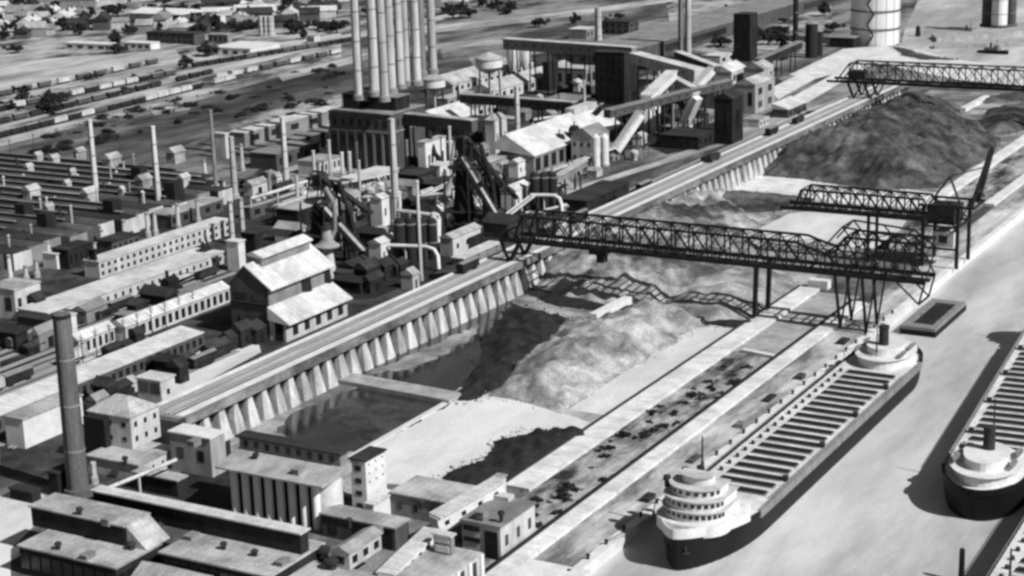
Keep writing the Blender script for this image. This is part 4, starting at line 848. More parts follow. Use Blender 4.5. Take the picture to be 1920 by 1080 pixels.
# ================================================================== BLAST FURNACES
def furnace(label, c, top, rr):
    x, y = at(*c); h = hgt(c[0], c[1], top)
    T = thing('blast_furnace', label, 'blast furnace', x, y, 0)
    part('shell', MB().lathe(x, y, [(rr * 1.05, 0), (rr * 1.05, 4), (rr * .8, 4.5), (rr * 1.15, 9), (rr * 1.1, 11), (rr * .7, h * .62), (rr * .7, h * .68)], 20), 'blackbrick', T, smooth=True)
    part('platform', MB().lathe(x, y, [(rr * 1.5, h * .66), (rr * 1.5, h * .675)], 16), 'steel', T); part('platform', MB().lathe(x, y, [(rr * 1.7, 10.5), (rr * 1.7, 11)], 16), 'steel', T)
    q = MB()
    for a in range(4):
        sx, sy = ((1, 1), (1, -1), (-1, -1), (-1, 1))[a]; q.beam((x + sx * rr * .9, y + sy * rr * .9, h * .66), (x + sx * rr * .5, y + sy * rr * .5, h), .5); q.beam((x + sx * rr * 1.4, y + sy * rr * 1.4, 0), (x + sx * rr * 1.3, y + sy * rr * 1.3, h * .66), .8)
    q.beam((x - rr * .6, y, h), (x + rr * .6, y, h), .8).beam((x, y - rr * .6, h * .85), (x, y + rr * .6, h * .85), .6)
    part('top_frame', q, 'blacksteel', T)
    part('top_house', MB().box(x - rr * .45, x + rr * .45, y - rr * .5, y + rr * .5, h * .84, h * .97), 'steel', T)
    part('uptake', MB().pipe([(x + rr * .5, y + 1, h * .66), (x + rr * .8, y + 2.5, h * .9), (x + rr * 1.6, y + 4, h * .88), (x + rr * 2.6, y + 5, h * .5), (x + rr * 2.8, y + 5.4, h * .3)], 1.1), 'blackbrick', T, smooth=True)
    part('column_ring', MB().lathe(x, y, [(rr * 1.4, 4.6), (rr * 1.45, 5.0), (rr * 1.4, 5.4)], 20), 'steel', T)
    return x, y, h
fa = furnace('black blast furnace with open steel top behind the bell shaped dust catcher', (606, 482), 322, 4.6)
fb = furnace('black blast furnace with open steel top at the middle of the plant', (872, 436), 250, 4.6)
def skip(label, p, q, w_=4.4):
    P = Vector(p); Q = Vector(q)
    T = thing('skip_hoist', label, 'skip hoist', Q.x, Q.y, 0)
    d = (Q - P).normalized(); s = d.cross(Vector((0, 0, 1))).normalized() * w_ / 2; up = s.cross(d).normalized()
    if up.z < 0: up = -up
    for k in (1, -1):
        part('girder', MB().beam(P + s * k, Q + s * k, .6, 1.7), 'steel', T)
        L = (Q - P).length; n = max(4, int(L / 5)); b = MB()
        for i in range(n):
            a = P.lerp(Q, i / n) + s * k; c = P.lerp(Q, (i + 1) / n) + s * k; b.beam(a, c - up * 3, .4); b.beam(a, a - up * 3, .35)
        b.beam(P + s * k - up * 3, Q + s * k - up * 3, .5); part('lattice', b, 'blacksteel', T)
    part('track_bed', MB().beam(P + up * .3, Q + up * .3, w_ - 1.4, .3), 'roof', T)
    m_ = P.lerp(Q, .5); part('trestle_leg', MB().beam((m_.x, m_.y, 0), m_, .9).beam((m_.x + 3, m_.y, 0), m_, .7), 'blacksteel', T)
    part('skip_car', MB().beam(P.lerp(Q, .35) + up * 1.5, P.lerp(Q, .41) + up * 1.5, 2.4, 2.2), 'blacksteel', T)
def hop(c, z): return (*at(*c, z), z)
skip('upper dark skip incline falling from the left blast furnace top to the white hopper house', (fa[0] + 1, fa[1], fa[2] - 2), hop((694, 398), 16))
skip('lower dark skip incline running from the left blast furnace down towards the high line', (fa[0] + 2, fa[1] - 4, fa[2] - 12), hop((690, 480), 3))
skip('upper dark skip incline falling from the middle blast furnace top', (fb[0] + 1, fb[1], fb[2] - 2), hop((944, 352), 14))
skip('lower dark skip incline from the middle blast furnace to the stock bins', (fb[0] + 2, fb[1] - 4, fb[2] - 10), hop((948, 432), 3))
def catcher(label, c, brim, k=1.0):
    x, y = at(*c); h = hgt(c[0], c[1], brim)
    T = thing('dust_catcher', label, 'dust catcher', x, y, 0)
    part('base', MB().lathe(x, y, [(3.2 * k, 0), (3.0 * k, 3), (2.0 * k, h - .2)], 20), 'palewall', T, smooth=True)
    part('brim', MB().lathe(x, y, [(2.0 * k, h - .5), (5.2 * k, h), (5.3 * k, h + .5), (3.6 * k, h + 1.4), (2.3 * k, h + 3.2), (1.9 * k, h + 6.6), (1.8 * k, h + 7.5)], 24), 'roof', T, smooth=True)
    part('cap', MB().lathe(x, y, [(2.3 * k, h + 7.4), (2.2 * k, h + 8.4), (1.5 * k, h + 8.5), (1.5 * k, h + 9.8), (.8 * k, h + 10)], 18), 'steel', T)
catcher('pale bell shaped dust catcher with wide brim behind the stockhouse roof', (617, 520), 462)
catcher('pale bell shaped dust catcher with wide brim right of the thin white mast', (874, 418), 373, .85)
def stove(label, c, top, rr, group):
    x, y = at(*c); h = hgt(c[0], c[1], top)
    T = thing('hot_blast_stove', label, 'stove', x, y, 0, group)
    part('shell', MB().lathe(x, y, [(rr, 0), (rr, h - rr), (rr * .92, h - rr * .5), (rr * .6, h - rr * .12), (.2, h)], 18), 'blackbrick', T, smooth=True)
    part('band', MB().lathe(x, y, [(rr + .12, h - rr - .6), (rr + .12, h - rr)], 18).lathe(x, y, [(rr + .12, h * .4), (rr + .12, h * .4 + .5)], 18), 'midbrick', T)
    part('valve', MB().lathe(x, y, [(.45, h - .1), (.45, h + 1.2), (.7, h + 1.3), (.6, h + 1.8)], 8), 'greysteel', T)
for i, (px, py) in enumerate(((752, 496), (772, 493), (792, 489), (812, 485))):
    stove(f'black domed stove behind the thin white mast, {ORD[i]} from the left of four', (px, py), 408, 2.3, 'stoves of the left furnace')
for i, (px, py) in enumerate(((1004, 396), (1021, 393), (1037, 390))):
    stove(f'black domed stove right of the middle furnace, {ORD[i]} from the left of three', (px, py), 322, 2.3, 'stoves of the middle furnace')
for i, (px, py) in enumerate(((1027, 308), (1050, 304), (1078, 300))):
    stove(f'black domed tank before the big white roofed hall, {ORD[i]} from the left of three', (px, py), (262, 250, 234)[i], 3.2, 'black tanks in front of the white roofed hall')
pb('stove_header', 'black box house across the tops of the middle furnace stoves', 'plant house', (1040, 388), 992, 1050, 352, wall='blackbrick', rm='roof')
pipeline('gas_main', 'white gas main bending down beside the thin white mast', [(730, 460, 9), (760, 461, 9), (800, 463, 9), (814, 468, 8.4), (821, 480, 6), (823, 505, 1)], .8, 'white', legs=(1, 2))
pipeline('gas_main', 'white gas main bridging over the middle furnace stoves and bending down', [(995, 366, 9), (1020, 366, 9), (1040, 367, 9), (1049, 372, 8), (1053, 384, 5), (1055, 402, 1)], .9, 'white', legs=(1, 2))
pipeline('gas_main', 'pale gas main running level from the left hopper house to the cast house', [(745, 396, 15), (775, 399, 15), (810, 404, 15), (816, 410, 14), (818, 450, 4)], 1.1, 'palewall', legs=(1,))
pipeline('uptake_pipe', 'thick black bent pipe in front of the pale uptake house', [(804, 245, 24), (809, 268, 18), (815, 288, 13), (826, 300, 10), (836, 312, 7)], 1.3, 'coal', legs=(1, 3))
pipeline('uptake_pipe', 'thick black bent pipe curving over the white hopper house right of the middle furnace', [(948, 310, 24), (946, 330, 20), (948, 348, 15), (960, 362, 12), (968, 370, 9)], 1.2, 'coal', legs=(1, 3))
pipeline('gas_main', 'tall white pipe standing in front of the cast house', [(822, 455, 0), (822, 410, 10), (820, 404, 12), (812, 402, 12)], 1.2, 'white')
for c, xl, xr, t, wl, rf, rm, lb in [
    ((716, 503), 693, 747, 458, 'white', 'gabley', 'whiteroof', 'white gabled hopper house in front of the black stoves'),
    ((718, 426), 696, 754, 374, 'white', 'gabley', 'whiteroof', 'white gabled hopper house at the foot of the stout white plant chimney'),
    ((692, 420), 680, 712, 372, 'palewall', 'flat', 'roof', 'narrow pale tower beside the upper left skip incline'),
    ((968, 400), 940, 996, 358, 'white', 'gabley', 'whiteroof', 'white gabled hopper house left of the middle furnace stoves'),
    ((972, 334), 954, 1000, 306, 'white', 'gabley', 'whiteroof', 'small white gabled house with two dark windows above the middle hopper house'),
    ((760, 470), 744, 836, 428, 'blackbrick', 'flat', 'darkroof', 'black stock bin house behind the domed stoves'),
    ((880, 470), 846, 958, 448, 'blackbrick', 'flat', 'darkroof', 'low black bin house left of the ore bridge machinery house'),
    ((850, 482), 826, 902, 448, 'palewall', 'gabley', 'roof', 'small pale gabled hut by the high line left of the ore bridge'),
    ((870, 500), 848, 940, 486, 'midbrick', 'flat', 'whiteroof', 'low pale roofed hut against the high line left of the ore bridge'),
    ((800, 338), 786, 838, 268, 'white', 'flat', 'roof', 'white uptake house behind the black bent pipe'),
    ((826, 345), 805, 848, 312, 'white', 'flat', 'whiteroof', 'lower white uptake house with one dark window'),
    ((784, 360), 744, 820, 330, 'coal', 'flat', 'darkroof', 'low black shed right of the stout white plant chimney'),
    ((850, 372), 792, 890, 350, 'coal', 'flat', 'darkroof', 'long low black shed behind the cast house'),
    ((930, 300), 912, 952, 226, 'palewall', 'hip', 'roof', 'tall narrow white tower with hipped cap and dark windows behind the middle furnace'),
    ((870, 300), 830, 930, 238, 'blackbrick', 'flat', 'darkroof', 'dark block at the right end of the long level conveyor'),
    ((905, 345), 880, 950, 310, 'midbrick', 'flat', 'roof', 'grey house under the upper skip incline of the middle furnace'),
    ((948, 395), 905, 968, 352, 'blackbrick', 'flat', 'darkroof', 'black bin house below the lower skip incline of the middle furnace'),
    ((1100, 398), 1048, 1180, 378, 'coal', 'flat', 'darkroof', 'low black shed right of the white gas main by the high line'),
    ((838, 262), 762, 900, 236, 'brick', 'gabley', 'whiteroof', 'brick shed with white roof under the long level conveyor'),
    ((800, 290), 750, 800, 262, 'brick', 'flat', 'greyroof', 'brick shed directly right of the powerhouse')]:
    pb('plant_house', lb, 'plant house', c, xl, xr, t, wall=wl, roof=rf, rm=rm, ws=(3, 1) if wl in ('white', 'palewall') else (4, 2), fills=(.22, .3))
T, (X0, X1, Y0, Y1, zt) = pb('cast_house', 'pale cast house with raised white ridge roof between the stoves and dust catcher', 'cast house', (815, 424), 782, 868, 398, wall='palewall', roof='gabley', rm='whiteroof', rise=5, ws=(6, 1), fills=(.2, .3))
monitor(T, (X0 + X1) / 2 - 3, (X0 + X1) / 2 + 3, Y0 + 1, Y0 + (Y1 - Y0) * .55, zt + 2, 3.5, 'midbrick', 'whiteroof')
T, (X0, X1, Y0, Y1, zt) = pb('cast_house', 'white cast house with an arched dark opening behind the thin mast by the middle furnace', 'cast house', (862, 428), 838, 908, 392, wall='white', roof='gabley', rm='whiteroof', rise=4, ws=(4, 2), fills=(.2, .25))
stackt('plant_chimney', 'stout white chimney standing right of the powerhouse front', (743, 420), 222, 1.9, 1.5, cat='chimney')
stackt('plant_chimney', 'pale chimney standing left of the big white roofed hall', (972, 300), 162, 1.75, 1.35, cat='chimney')
stackt('plant_mast', 'thin tall white mast in front of the black domed stoves', (790, 526), 338, .75, .6, cat='mast')
stackt('plant_mast', 'thin white mast beside the middle blast furnace', (904, 400), 288, 1.0, .85, cat='mast')
for i, (px, py, t) in enumerate(((643, 332, 285), (657, 330, 284))): stackt('vent_stack', ['left', 'right'][i] + ' one of two short pale vent stacks in front of the powerhouse', (px, py), t, 1.0, .9, cat='stack')
# level conveyors of the plant
gallery('conveyor_gallery', 'long level pale topped conveyor from the powerhouse to the middle furnace', (752, 222), 26, (890, 236), 26, 5, 6, 'brick', 'roof', legs=4, win=6)
gallery('conveyor_gallery', 'level dark conveyor with a row of windows behind the pale plant chimney', (866, 184), 22, (1078, 200), 22, 4.5, 5, 'brick', 'roof', legs=5, win=12)
gallery('conveyor_gallery', 'diagonal dark conveyor with a row of small windows across the coke works', (1138, 214), 24, (1368, 156), 24, 4.5, 4.2, 'brick', 'greyroof', legs=6, win=14)
gallery('conveyor_gallery', 'bright inclined conveyor rising from beside the gabled coal house', (1154, 282), 5, (1200, 214), 23, 5, 4, 'white', legs=2)
gallery('conveyor_gallery', 'bright inclined conveyor rising left of the round white coke tank', (1212, 186), 26, (1260, 140), 33, 6, 4.5, 'white', legs=2)
gallery('conveyor_gallery', 'bright inclined conveyor with bent foot left of the dark gabled coal tower', (1284, 232), 8, (1306, 182), 24, 6, 5, 'white', legs=1)
gallery('conveyor_gallery', 'short bright inclined conveyor above the dark gabled coal tower', (1304, 164), 25, (1334, 132), 34, 5, 4, 'white', legs=1)
gallery('conveyor_gallery', 'long pale conveyor sloping down to the right in the far coke works', (1190, 108), 34, (1312, 140), 30, 8, 6, 'palewall', legs=4, win=3, wm='coal')
gallery('conveyor_gallery', 'thin pale conveyor sloping down to the right above the coke works', (1270, 102), 30, (1345, 130), 28, 4, 4, 'brick', 'whiteroof', legs=3)
gallery('conveyor_gallery', 'thin pale conveyor from the coke tank to the inclined galleries', (1262, 148), 28, (1300, 168), 26, 3, 3, 'midbrick', 'whiteroof', legs=2)
gallery('conveyor_gallery', 'long level pale topped conveyor with dark windows in the far works', (948, 82), 32, (1190, 99), 32, 6, 7, 'midbrick', 'whiteroof', legs=7, win=14, wm='coal')
gallery('conveyor_gallery', 'far dark conveyor sloping along behind the dark coal tower', (1420, 118), 12, (1500, 84), 18, 4, 5, 'blackbrick', 'greyroof', legs=3)

# ================================================================== COKE WORKS AND RIGHT HALF OF THE PLANT
X1, Y0, W, D, _ = span(1024, 332, 956, 1188, 300)
X1 -= 7
HA = block('machine_hall', 'big machine hall with one broad bright white roof slope facing the ore yard', 'factory building', X1 - W, X1, Y0, Y0 + D, 10.6, 'midbrick', None)
part('roof', MB().prism([(X1 + .8, 10.2), (X1 + .8, 10.8), (X1 - 17, 21), (X1 - W - 4, 14), (X1 - W - 4, 13)], 'y', Y0 - .6, Y0 + D + .6), 'whiteroof', HA)
part('roof_vent', MB().box(X1 - 20, X1 - 14, Y0 + D * .7, Y0 + D * .96, 18.6, 23), 'palewall', HA)
windows(HA, 's', X1, Y0, Y0 + D, 1, 10, 12, 1, (.6, .75))
pb('hall_annex', 'white annex with tall dark windows at the near end of the big white roofed hall', 'factory building', (980, 304), 962, 1016, 260, wall='white', rm='roof', ws=(5, 1), fills=(.4, .45))
T, _ = pb('coal_house', 'pale gabled coal house in front of the big white roofed hall', 'coal house', (1112, 312), 1072, 1142, 258, wall='palewall', roof='gabley', rm='greyroof', rise=5, wf=(3, 2), fillf=(.3, .3))
for i, (px, py) in enumerate(((1118, 318), (1134, 311))):
    x, y = at(px, py); h = hgt(px, py, 250)
    T = thing('coal_silo', ['left', 'right'][i] + ' one of the pair of slim white silos beside the gabled coal house', 'silo', x, y, 0)
    part('shell', MB().lathe(x, y, [(2.2, 0), (2.2, h - 2), (.3, h)], 16), 'white', T, smooth=True); part('foot', MB().lathe(x, y, [(2.6, 0), (2.6, 1.2)], 16), 'greycon', T)
x, y = at(1217, 246)
T = thing('coke_tank', 'round white coke tank with conical top and dark ribs below the diagonal conveyor', 'tank', x, y, 0)
part('shell', MB().lathe(x, y, [(6.6, 0), (7.6, 3), (7.6, 13), (6.8, 14)], 24), 'white', T, smooth=True)
part('top', MB().lathe(x, y, [(6.9, 14), (5.2, 16), (5.2, 17.5), (3, 18.5), (3, 21), (.5, 22)], 20), 'palewall', T, smooth=True)
for a in (-1.6, -1.1, -.5, .1): part('rib', MB().beam((x + 7.7 * math.cos(a), y + 7.7 * math.sin(a), 0), (x + 7.7 * math.cos(a), y + 7.7 * math.sin(a), 14), .5), 'steel', T)
for c, xl, xr, t, wl, rf, rm, wf, ws, lb in [
    ((1171, 198), 1116, 1198, 100, 'blackbrick', 'flat', 'darkroof', (5, 5), (3, 5), 'huge black square coal bunker tower in the far works'),
    ((1373, 272), 1339, 1393, 186, 'blackbrick', 'gabley', 'darkroof', (2, 1), (1, 1), 'black gabled coal tower close to the high line'),
    ((1416, 214), 1378, 1452, 160, 'greycon', 'gabley', 'roof', (2, 1), (2, 2), 'grey gabled crusher house right of the black gabled coal tower'),
    ((1432, 160), 1394, 1450, 130, 'greycon', 'gabley', 'roof', None, (2, 1), 'grey upper crusher house behind the lower gabled crusher house'),
    ((1424, 240), 1392, 1442, 226, 'palewall', 'flat', 'roof', None, (3, 1), 'low pale shed between the black coal tower and the high line'),
    ((1478, 222), 1448, 1512, 206, 'brick', 'mono', 'whiteroof', None, (4, 1), 'open sided shed with sloping white roof right of the crusher house'),
    ((1310, 282), 1236, 1345, 258, 'coal', 'flat', 'darkroof', None, (4, 1), 'long low black shed below the round coke tank'),
    ((1280, 252), 1232, 1320, 240, 'blackbrick', 'flat', 'greyroof', None, (3, 1), 'low grey roofed shed right of the round coke tank'),
    ((1330, 232), 1280, 1344, 212, 'midbrick', 'flat', 'roof', None, (3, 1), 'grey shed left of the black gabled coal tower'),
    ((1406, 116), 1375, 1420, 28, 'blackbrick', 'flat', 'darkroof', (2, 1), (1, 1), 'tall black water tower block standing alone at the far end of the works'),
    ((1150, 135), 1040, 1120, 105, 'brick', 'flat', 'greyroof', (5, 2), (3, 1), 'brick building under the far level conveyor'),
    ((1098, 165), 1040, 1118, 130, 'midbrick', 'flat', 'roof', (3, 1), (2, 1), 'grey building with tall dark openings left of the black coal bunker tower'),
    ((1030, 170), 1018, 1048, 118, 'blackbrick', 'flat', 'darkroof', None, None, 'narrow black tower under the far level conveyor'),
    ((1180, 66), 1132, 1198, 42, 'brick', 'flat', 'darkroof', (4, 2), (2, 2), 'dark brick building right of the far white chimney'),
    ((1100, 74), 1066, 1120, 56, 'midbrick', 'flat', 'whiteroof', None, (3, 1), 'pale roofed building left of the far white chimney'),
    ((850, 176), 798, 1000, 160, 'palewall', 'gabley', 'roof', None, (14, 1), 'long pale shed with dark windows running behind the white water tanks'),
    ((925, 192), 880, 1080, 172, 'palewall', 'gabley', 'roof', None, (12, 1), 'second long pale shed nearer than the one behind the water tanks'),
    ((840, 205), 818, 910, 186, 'midbrick', 'flat', 'roof', None, (5, 1), 'grey shed with pale roof right of the smokestacks'),
    ((1060, 210), 1000, 1116, 196, 'coal', 'flat', 'greyroof', None, (4, 1), 'low black shed left of the black coal bunker tower foot'),
    ((1230, 168), 1196, 1260, 150, 'brick', 'flat', 'greyroof', None, (3, 1), 'dark shed right of the black coal bunker tower'),
    ((1372, 160), 1330, 1400, 136, 'palewall', 'gabley', 'whiteroof', None, (3, 1), 'white shed at the foot of the lone black water tower block'),
    ((1350, 122), 1320, 1378, 106, 'palewall', 'flat', 'whiteroof', None, (2, 1), 'white shed left of the lone black water tower block'),
    ((880, 226), 856, 940, 208, 'palewall', 'flat', 'roof', None, (4, 1), 'pale shed below the second white water tank')]:
    pb('works_building', lb, 'works building', c, xl, xr, t, wall=wl, roof=rf, rm=rm, wf=wf, ws=ws, fillf=(.4, .5), fills=(.4, .5), ov=.2 if rf == 'flat' else .4)
def watertank(label, c, top, rr, hh):
    x, y = at(*c); h = hgt(c[0], c[1], top)
    T = thing('water_tank', label, 'water tank', x, y, 0)
    part('tank', MB().lathe(x, y, [(rr * .3, h - hh - rr * .5), (rr * .85, h - hh - rr * .15), (rr, h - hh), (rr, h - rr * .45)], 24), 'white', T, smooth=True)
    part('roof', MB().lathe(x, y, [(rr * 1.08, h - rr * .47), (rr * 1.06, h - rr * .38), (.3, h)], 24), 'roof', T, smooth=True)
    for a in range(6): q = a * math.pi / 3; part('leg', MB().beam((x + rr * .95 * math.cos(q), y + rr * .95 * math.sin(q), 0), (x + rr * .8 * math.cos(q), y + rr * .8 * math.sin(q), h - hh), .7), 'steel', T)
    part('riser', MB().lathe(x, y, [(.9, 0), (.9, h - hh)], 10), 'palewall', T)
watertank('white water tank with conical roof on legs behind the long pale sheds', (920, 218), 98, 8.4, 9)
watertank('white rounded water tank on legs right of the smokestacks', (816, 224), 138, 7.2, 8)
for i, (c, t, lb) in enumerate((((962, 150), 84, 'left pale hopper hanging under the far level conveyor'), ((985, 148), 88, 'right pale hopper hanging under the far level conveyor'))):
    x, y = at(*c); h = hgt(c[0], c[1], t); T = thing('ore_hopper', lb, 'hopper', x, y, 0)
    part('bin', MB().lathe(x, y, [(1.2, h * .25), (4.6, h * .6), (4.6, h)], 14), 'white', T, smooth=True); part('leg', MB().beam((x - 4, y, 0), (x - 4, y, h), .8).beam((x + 4, y, 0), (x + 4, y, h), .8), 'steel', T)
stackt('far_chimney', 'single white chimney at the far left of the coke works', (1122, 86), 14, 3.0, 2.5, cat='chimney')
stackt('far_chimney', 'left grey one of the tall pair of chimneys at the back of the works', (1277, 110), 0, 2.3, 2.0, 'greysteel', h=62)
stackt('far_chimney', 'right white one of the tall pair of chimneys at the back of the works', (1290, 110), 0, 2.6, 2.2, h=62)
stackt('far_mast', 'slim dark chimney between the lone black block and the gas holder', (1491, 98), 0, 2.2, 1.9, 'blackbrick', h=60)
for i, (px, py, t, rr) in enumerate(((1521, 108, 44, 4.6), (1534, 104, 58, 3.4))):
    x, y = at(px, py); h = hgt(px, py, t); T = thing('tar_tank', ['taller', 'shorter'][i] + ' black cylinder of the pair left of the gas holder', 'tank', x, y, 0)
    part('shell', MB().lathe(x, y, [(rr, 0), (rr, h)], 18), 'blackbrick', T, smooth=True); part('top', MB().lathe(x, y, [(rr + .3, h), (rr * .6, h + 1.6), (.4, h + 2)], 18), 'greysteel', T)
def holder(label, c, rr, h, rings, yo=0.0):
    x, y = at(*c); y += rr
    T = thing('gas_holder', label, 'gas holder', x, y, 0)
    part('shell', MB().lathe(x, y, [(rr, 0), (rr, h), (rr * .6, h + 4)], 40), 'tower', T, smooth=True)
    for z in rings: part('walkway', MB().lathe(x, y, [(rr + .1, z), (rr + 1.1, z), (rr + 1.1, z + .7), (rr + .1, z + .7)], 40), 'steel', T)
    for k in range(16): a = 2 * math.pi * k / 16; part('stanchion', MB().beam((x + (rr + .5) * math.cos(a), y + (rr + .5) * math.sin(a), 0), (x + (rr + .5) * math.cos(a), y + (rr + .5) * math.sin(a), h), .28), 'tower', T)
    st = MB(); zz = 0; sgn = 1
    a0 = -1.45
    while zz < h - 8:
        p = [a0 - .13 * sgn, a0 + .13 * sgn]; st.beam((x + (rr + 1.3) * math.cos(p[0]), y + (rr + 1.3) * math.sin(p[0]), zz), (x + (rr + 1.3) * math.cos(p[1]), y + (rr + 1.3) * math.sin(p[1]), zz + 8), 1.3, 1.0); zz += 8; sgn = -sgn
    part('stair', st, 'blacksteel', T)
holder('huge cylindrical gas holder at top right with dark walkways and zigzag stair', (1626, 86), 18.6, 70, (12, 26, 40, 54))
T, (X0, X1, Y0, Y1, zt) = pb('holder_pump_house', 'dark pump house hugging the shaded side of the gas holder', 'pump house', (1600, 90), 1556, 1612, 72, wall='blackbrick', rm='greyroof', wf=(3, 1))
T = stackt('far_silo', 'white far silo tower between two dark ones at the top right edge', (1873, 52), 0, 6.5, 6.3, 'tower', h=45)
stackt('far_silo', 'dark far silo tower left of the white one at the top right edge', (1852, 50), 0, 5.2, 5, 'brick', h=45)
stackt('far_silo', 'dark far silo tower right of the white one at the top right edge', (1894, 50), 0, 4.6, 4.5, 'brick', h=45)

# ================================================================== TURNING BASIN
def pier(label, pts):
    pl = [at(*p) for p in pts]; return solo('pier', slab(MB(), pl, -4, .4), 'greycon', label, 'pier')
pier('long low pier under the far silo towers at the top right edge', [(1746, 64), (1835, 54), (1925, 42), (1990, 40), (1990, 58), (1920, 58), (1840, 66), (1756, 72)])
pier('short low pier jutting into the turning basin from the right edge', [(1750, 80), (1850, 76), (1960, 72), (1960, 78), (1850, 83), (1752, 85)])
def tug(label, c, L, rot):
    T = thing('tugboat', label, 'boat', 0, 0, 0)
    pts = [(B_, y) for y, B_ in outline(L, L * .3, 1, L * .35, L * .15, 6)]
    pl = pts + [(-a, y) for a, y in reversed(pts[1:-1])]
    part('hull', slab(MB(), pl, -.8, lambda y: 1.6 + (1.2 if y < -L * .3 else 0)), 'hull', T)
    part('cabin', MB().box(-L * .09, L * .09, -L * .2, L * .25, 1.6, 4.2).box(-L * .07, L * .07, -L * .2, -L * .05, 4.2, 6.2), 'greysteel', T)
    part('funnel', MB().lathe(0, L * .08, [(.9, 4), (.8, 8)], 10), 'blacksteel', T); part('mast', MB().beam((0, -L * .12, 6), (0, -L * .12, 11), .3), 'blacksteel', T)
    x, y = at(*c, -3); T.location = (x, y, -3); T.rotation_euler = (0, 0, rot)
tug('dark tugboat with a slim mast in the turning basin below the far piers', (1862, 100), 26, 1.3)
tug('small dark boat lying at the pier on the right of the gas holder', (1815, 66), 18, 1.5)
q = at(1721, 68, -3)
solo('channel_dolphin', MB().lathe(q[0], q[1], [(2.4, 0), (1.8, 7), (2.2, 7.5), (.6, 9.5)], 12, -3.5), 'blacksteel', 'small dark pile dolphin standing in the basin right of the gas holder', 'dolphin')
pile('sand_heap', 'low dark spoil bank along the basin right of the gas holder', 'spoil bank', [(1668, 86), (1700, 92), (1740, 104), (1800, 112), (1730, 112), (1690, 104)], 'ore', .3, 3, 1.5, 1.0)
q = at(1802, 1092, -3)
solo('mooring_pile', MB().lathe(q[0], q[1], [(.8, 0), (.7, 9), (.5, 9.4)], 12, -3.5), 'blacksteel', 'black mooring pile standing in the water at the bottom edge', 'mooring pile')

# ================================================================== FAR TOWN, TREES AND TRAINS
for c, xl, xr, t, wl, rf, rm, lb in [
    ((200, 96), 122, 218, 84, 'white', 'flat', 'white', 'long white flat roofed warehouse at the town edge on the far left'),
    ((283, 94), 231, 300, 82, 'white', 'flat', 'white', 'white flat roofed warehouse just right of the longest white one'),
    ((340, 40), 245, 385, 28, 'brick', 'gablex', 'white', 'long white roofed mill at the top edge with a dark windowed front'),
    ((440, 20), 380, 470, 10, 'brick', 'gablex', 'white', 'white roofed mill cut by the top edge'),
    ((365, 84), 276, 385, 64, 'brick', 'flat', 'darkroof', 'dark brick factory with two rows of windows behind the white warehouses'),
    ((428, 82), 391, 436, 66, 'midbrick', 'flat', 'roof', 'grey blocky warehouse right of the dark brick factory'),
    ((470, 108), 396, 525, 92, 'white', 'flat', 'white', 'broad white warehouse in front beside the pale road'),
    ((590, 82), 575, 600, 68, 'palewall', 'flat', 'roof', 'small white shed on the pale road below the dark trees'),
    ((415, 48), 392, 424, 30, 'white', 'flat', 'white', 'small white house among the dark trees at top')]:
    pb('warehouse', lb, 'warehouse', c, xl, xr, t, wall=wl, roof=rf, rm=rm, wf=(8, 2) if wl == 'brick' else (4, 1), fillf=(.5, .5), rise=4 if rf == 'gablex' else None)
for i, px in enumerate((492, 500, 509)):
    stackt('elevator_silo', f'pale grain silo in the trio behind the town warehouses, {ORD[i]} from the left', (px, 68), 30, 3.0, 3.0, cat='silo')
# houses
hp = {}
for k, (wm, rm_) in enumerate((('palewall', 'greyroof'), ('midbrick', 'roof'), ('brick', 'darkroof'), ('palewall', 'whiteroof'))):
    T = thing('town_house', 'small gabled house', 'house', 0, 0, 0, 'houses of the far town')
    part('wall', MB().box(-5, 5, -7, 7, 0, 6), wm, T); part('roof', MB().prism([(-5.6, 5.8), (5.6, 5.8), (5.6, 6.2), (0, 10), (-5.6, 6.2)], 'y', -7.6, 7.6), rm_, T)
    part('chimney', MB().box(1, 2.2, 2, 3.2, 7, 11), 'brick', T)
    hp[k] = T
HLAB = ['pale walled grey roofed house in the far town', 'grey walled house with pale roof in the far town', 'dark brick house with black roof in the far town', 'pale house with white roof in the far town']
rnd = random.Random(11); placed = {}
def townspot():
    while True:
        px = rnd.uniform(-20, 900); py = rnd.uniform(-12, 78)
        lim = 112 - px * .09 if px < 640 else 50 - (px - 640) * .08
        if py > lim - 12: continue
        if any(abs(px - a) < c and abs(py - d) < 14 for a, d, c in ((165, 92, 75), (265, 96, 60), (310, 34, 90), (335, 82, 75), (412, 80, 45), (455, 104, 85), (165, 78, 75), (265, 80, 60))): continue
        if 655 < px < 825: continue
        return px, py
for i in range(110):
    px, py = townspot(); k = rnd.choice((0, 1, 2, 2, 3)); x, y = at(px, py)
    sc_ = rnd.uniform(.8, 1.5)
    if k not in placed: o = hp[k]; o.location = (x, y, 0); o['label'] = HLAB[k]; placed[k] = 1
    else: o = dup(hp[k], (x, y, 0), 0, HLAB[k])
    o.scale = (sc_ * rnd.uniform(.8, 1.4), sc_ * rnd.uniform(.8, 2.2), sc_ * rnd.uniform(.8, 1.1)); o.rotation_euler = (0, 0, .55 + rnd.choice((0, math.pi / 2)))
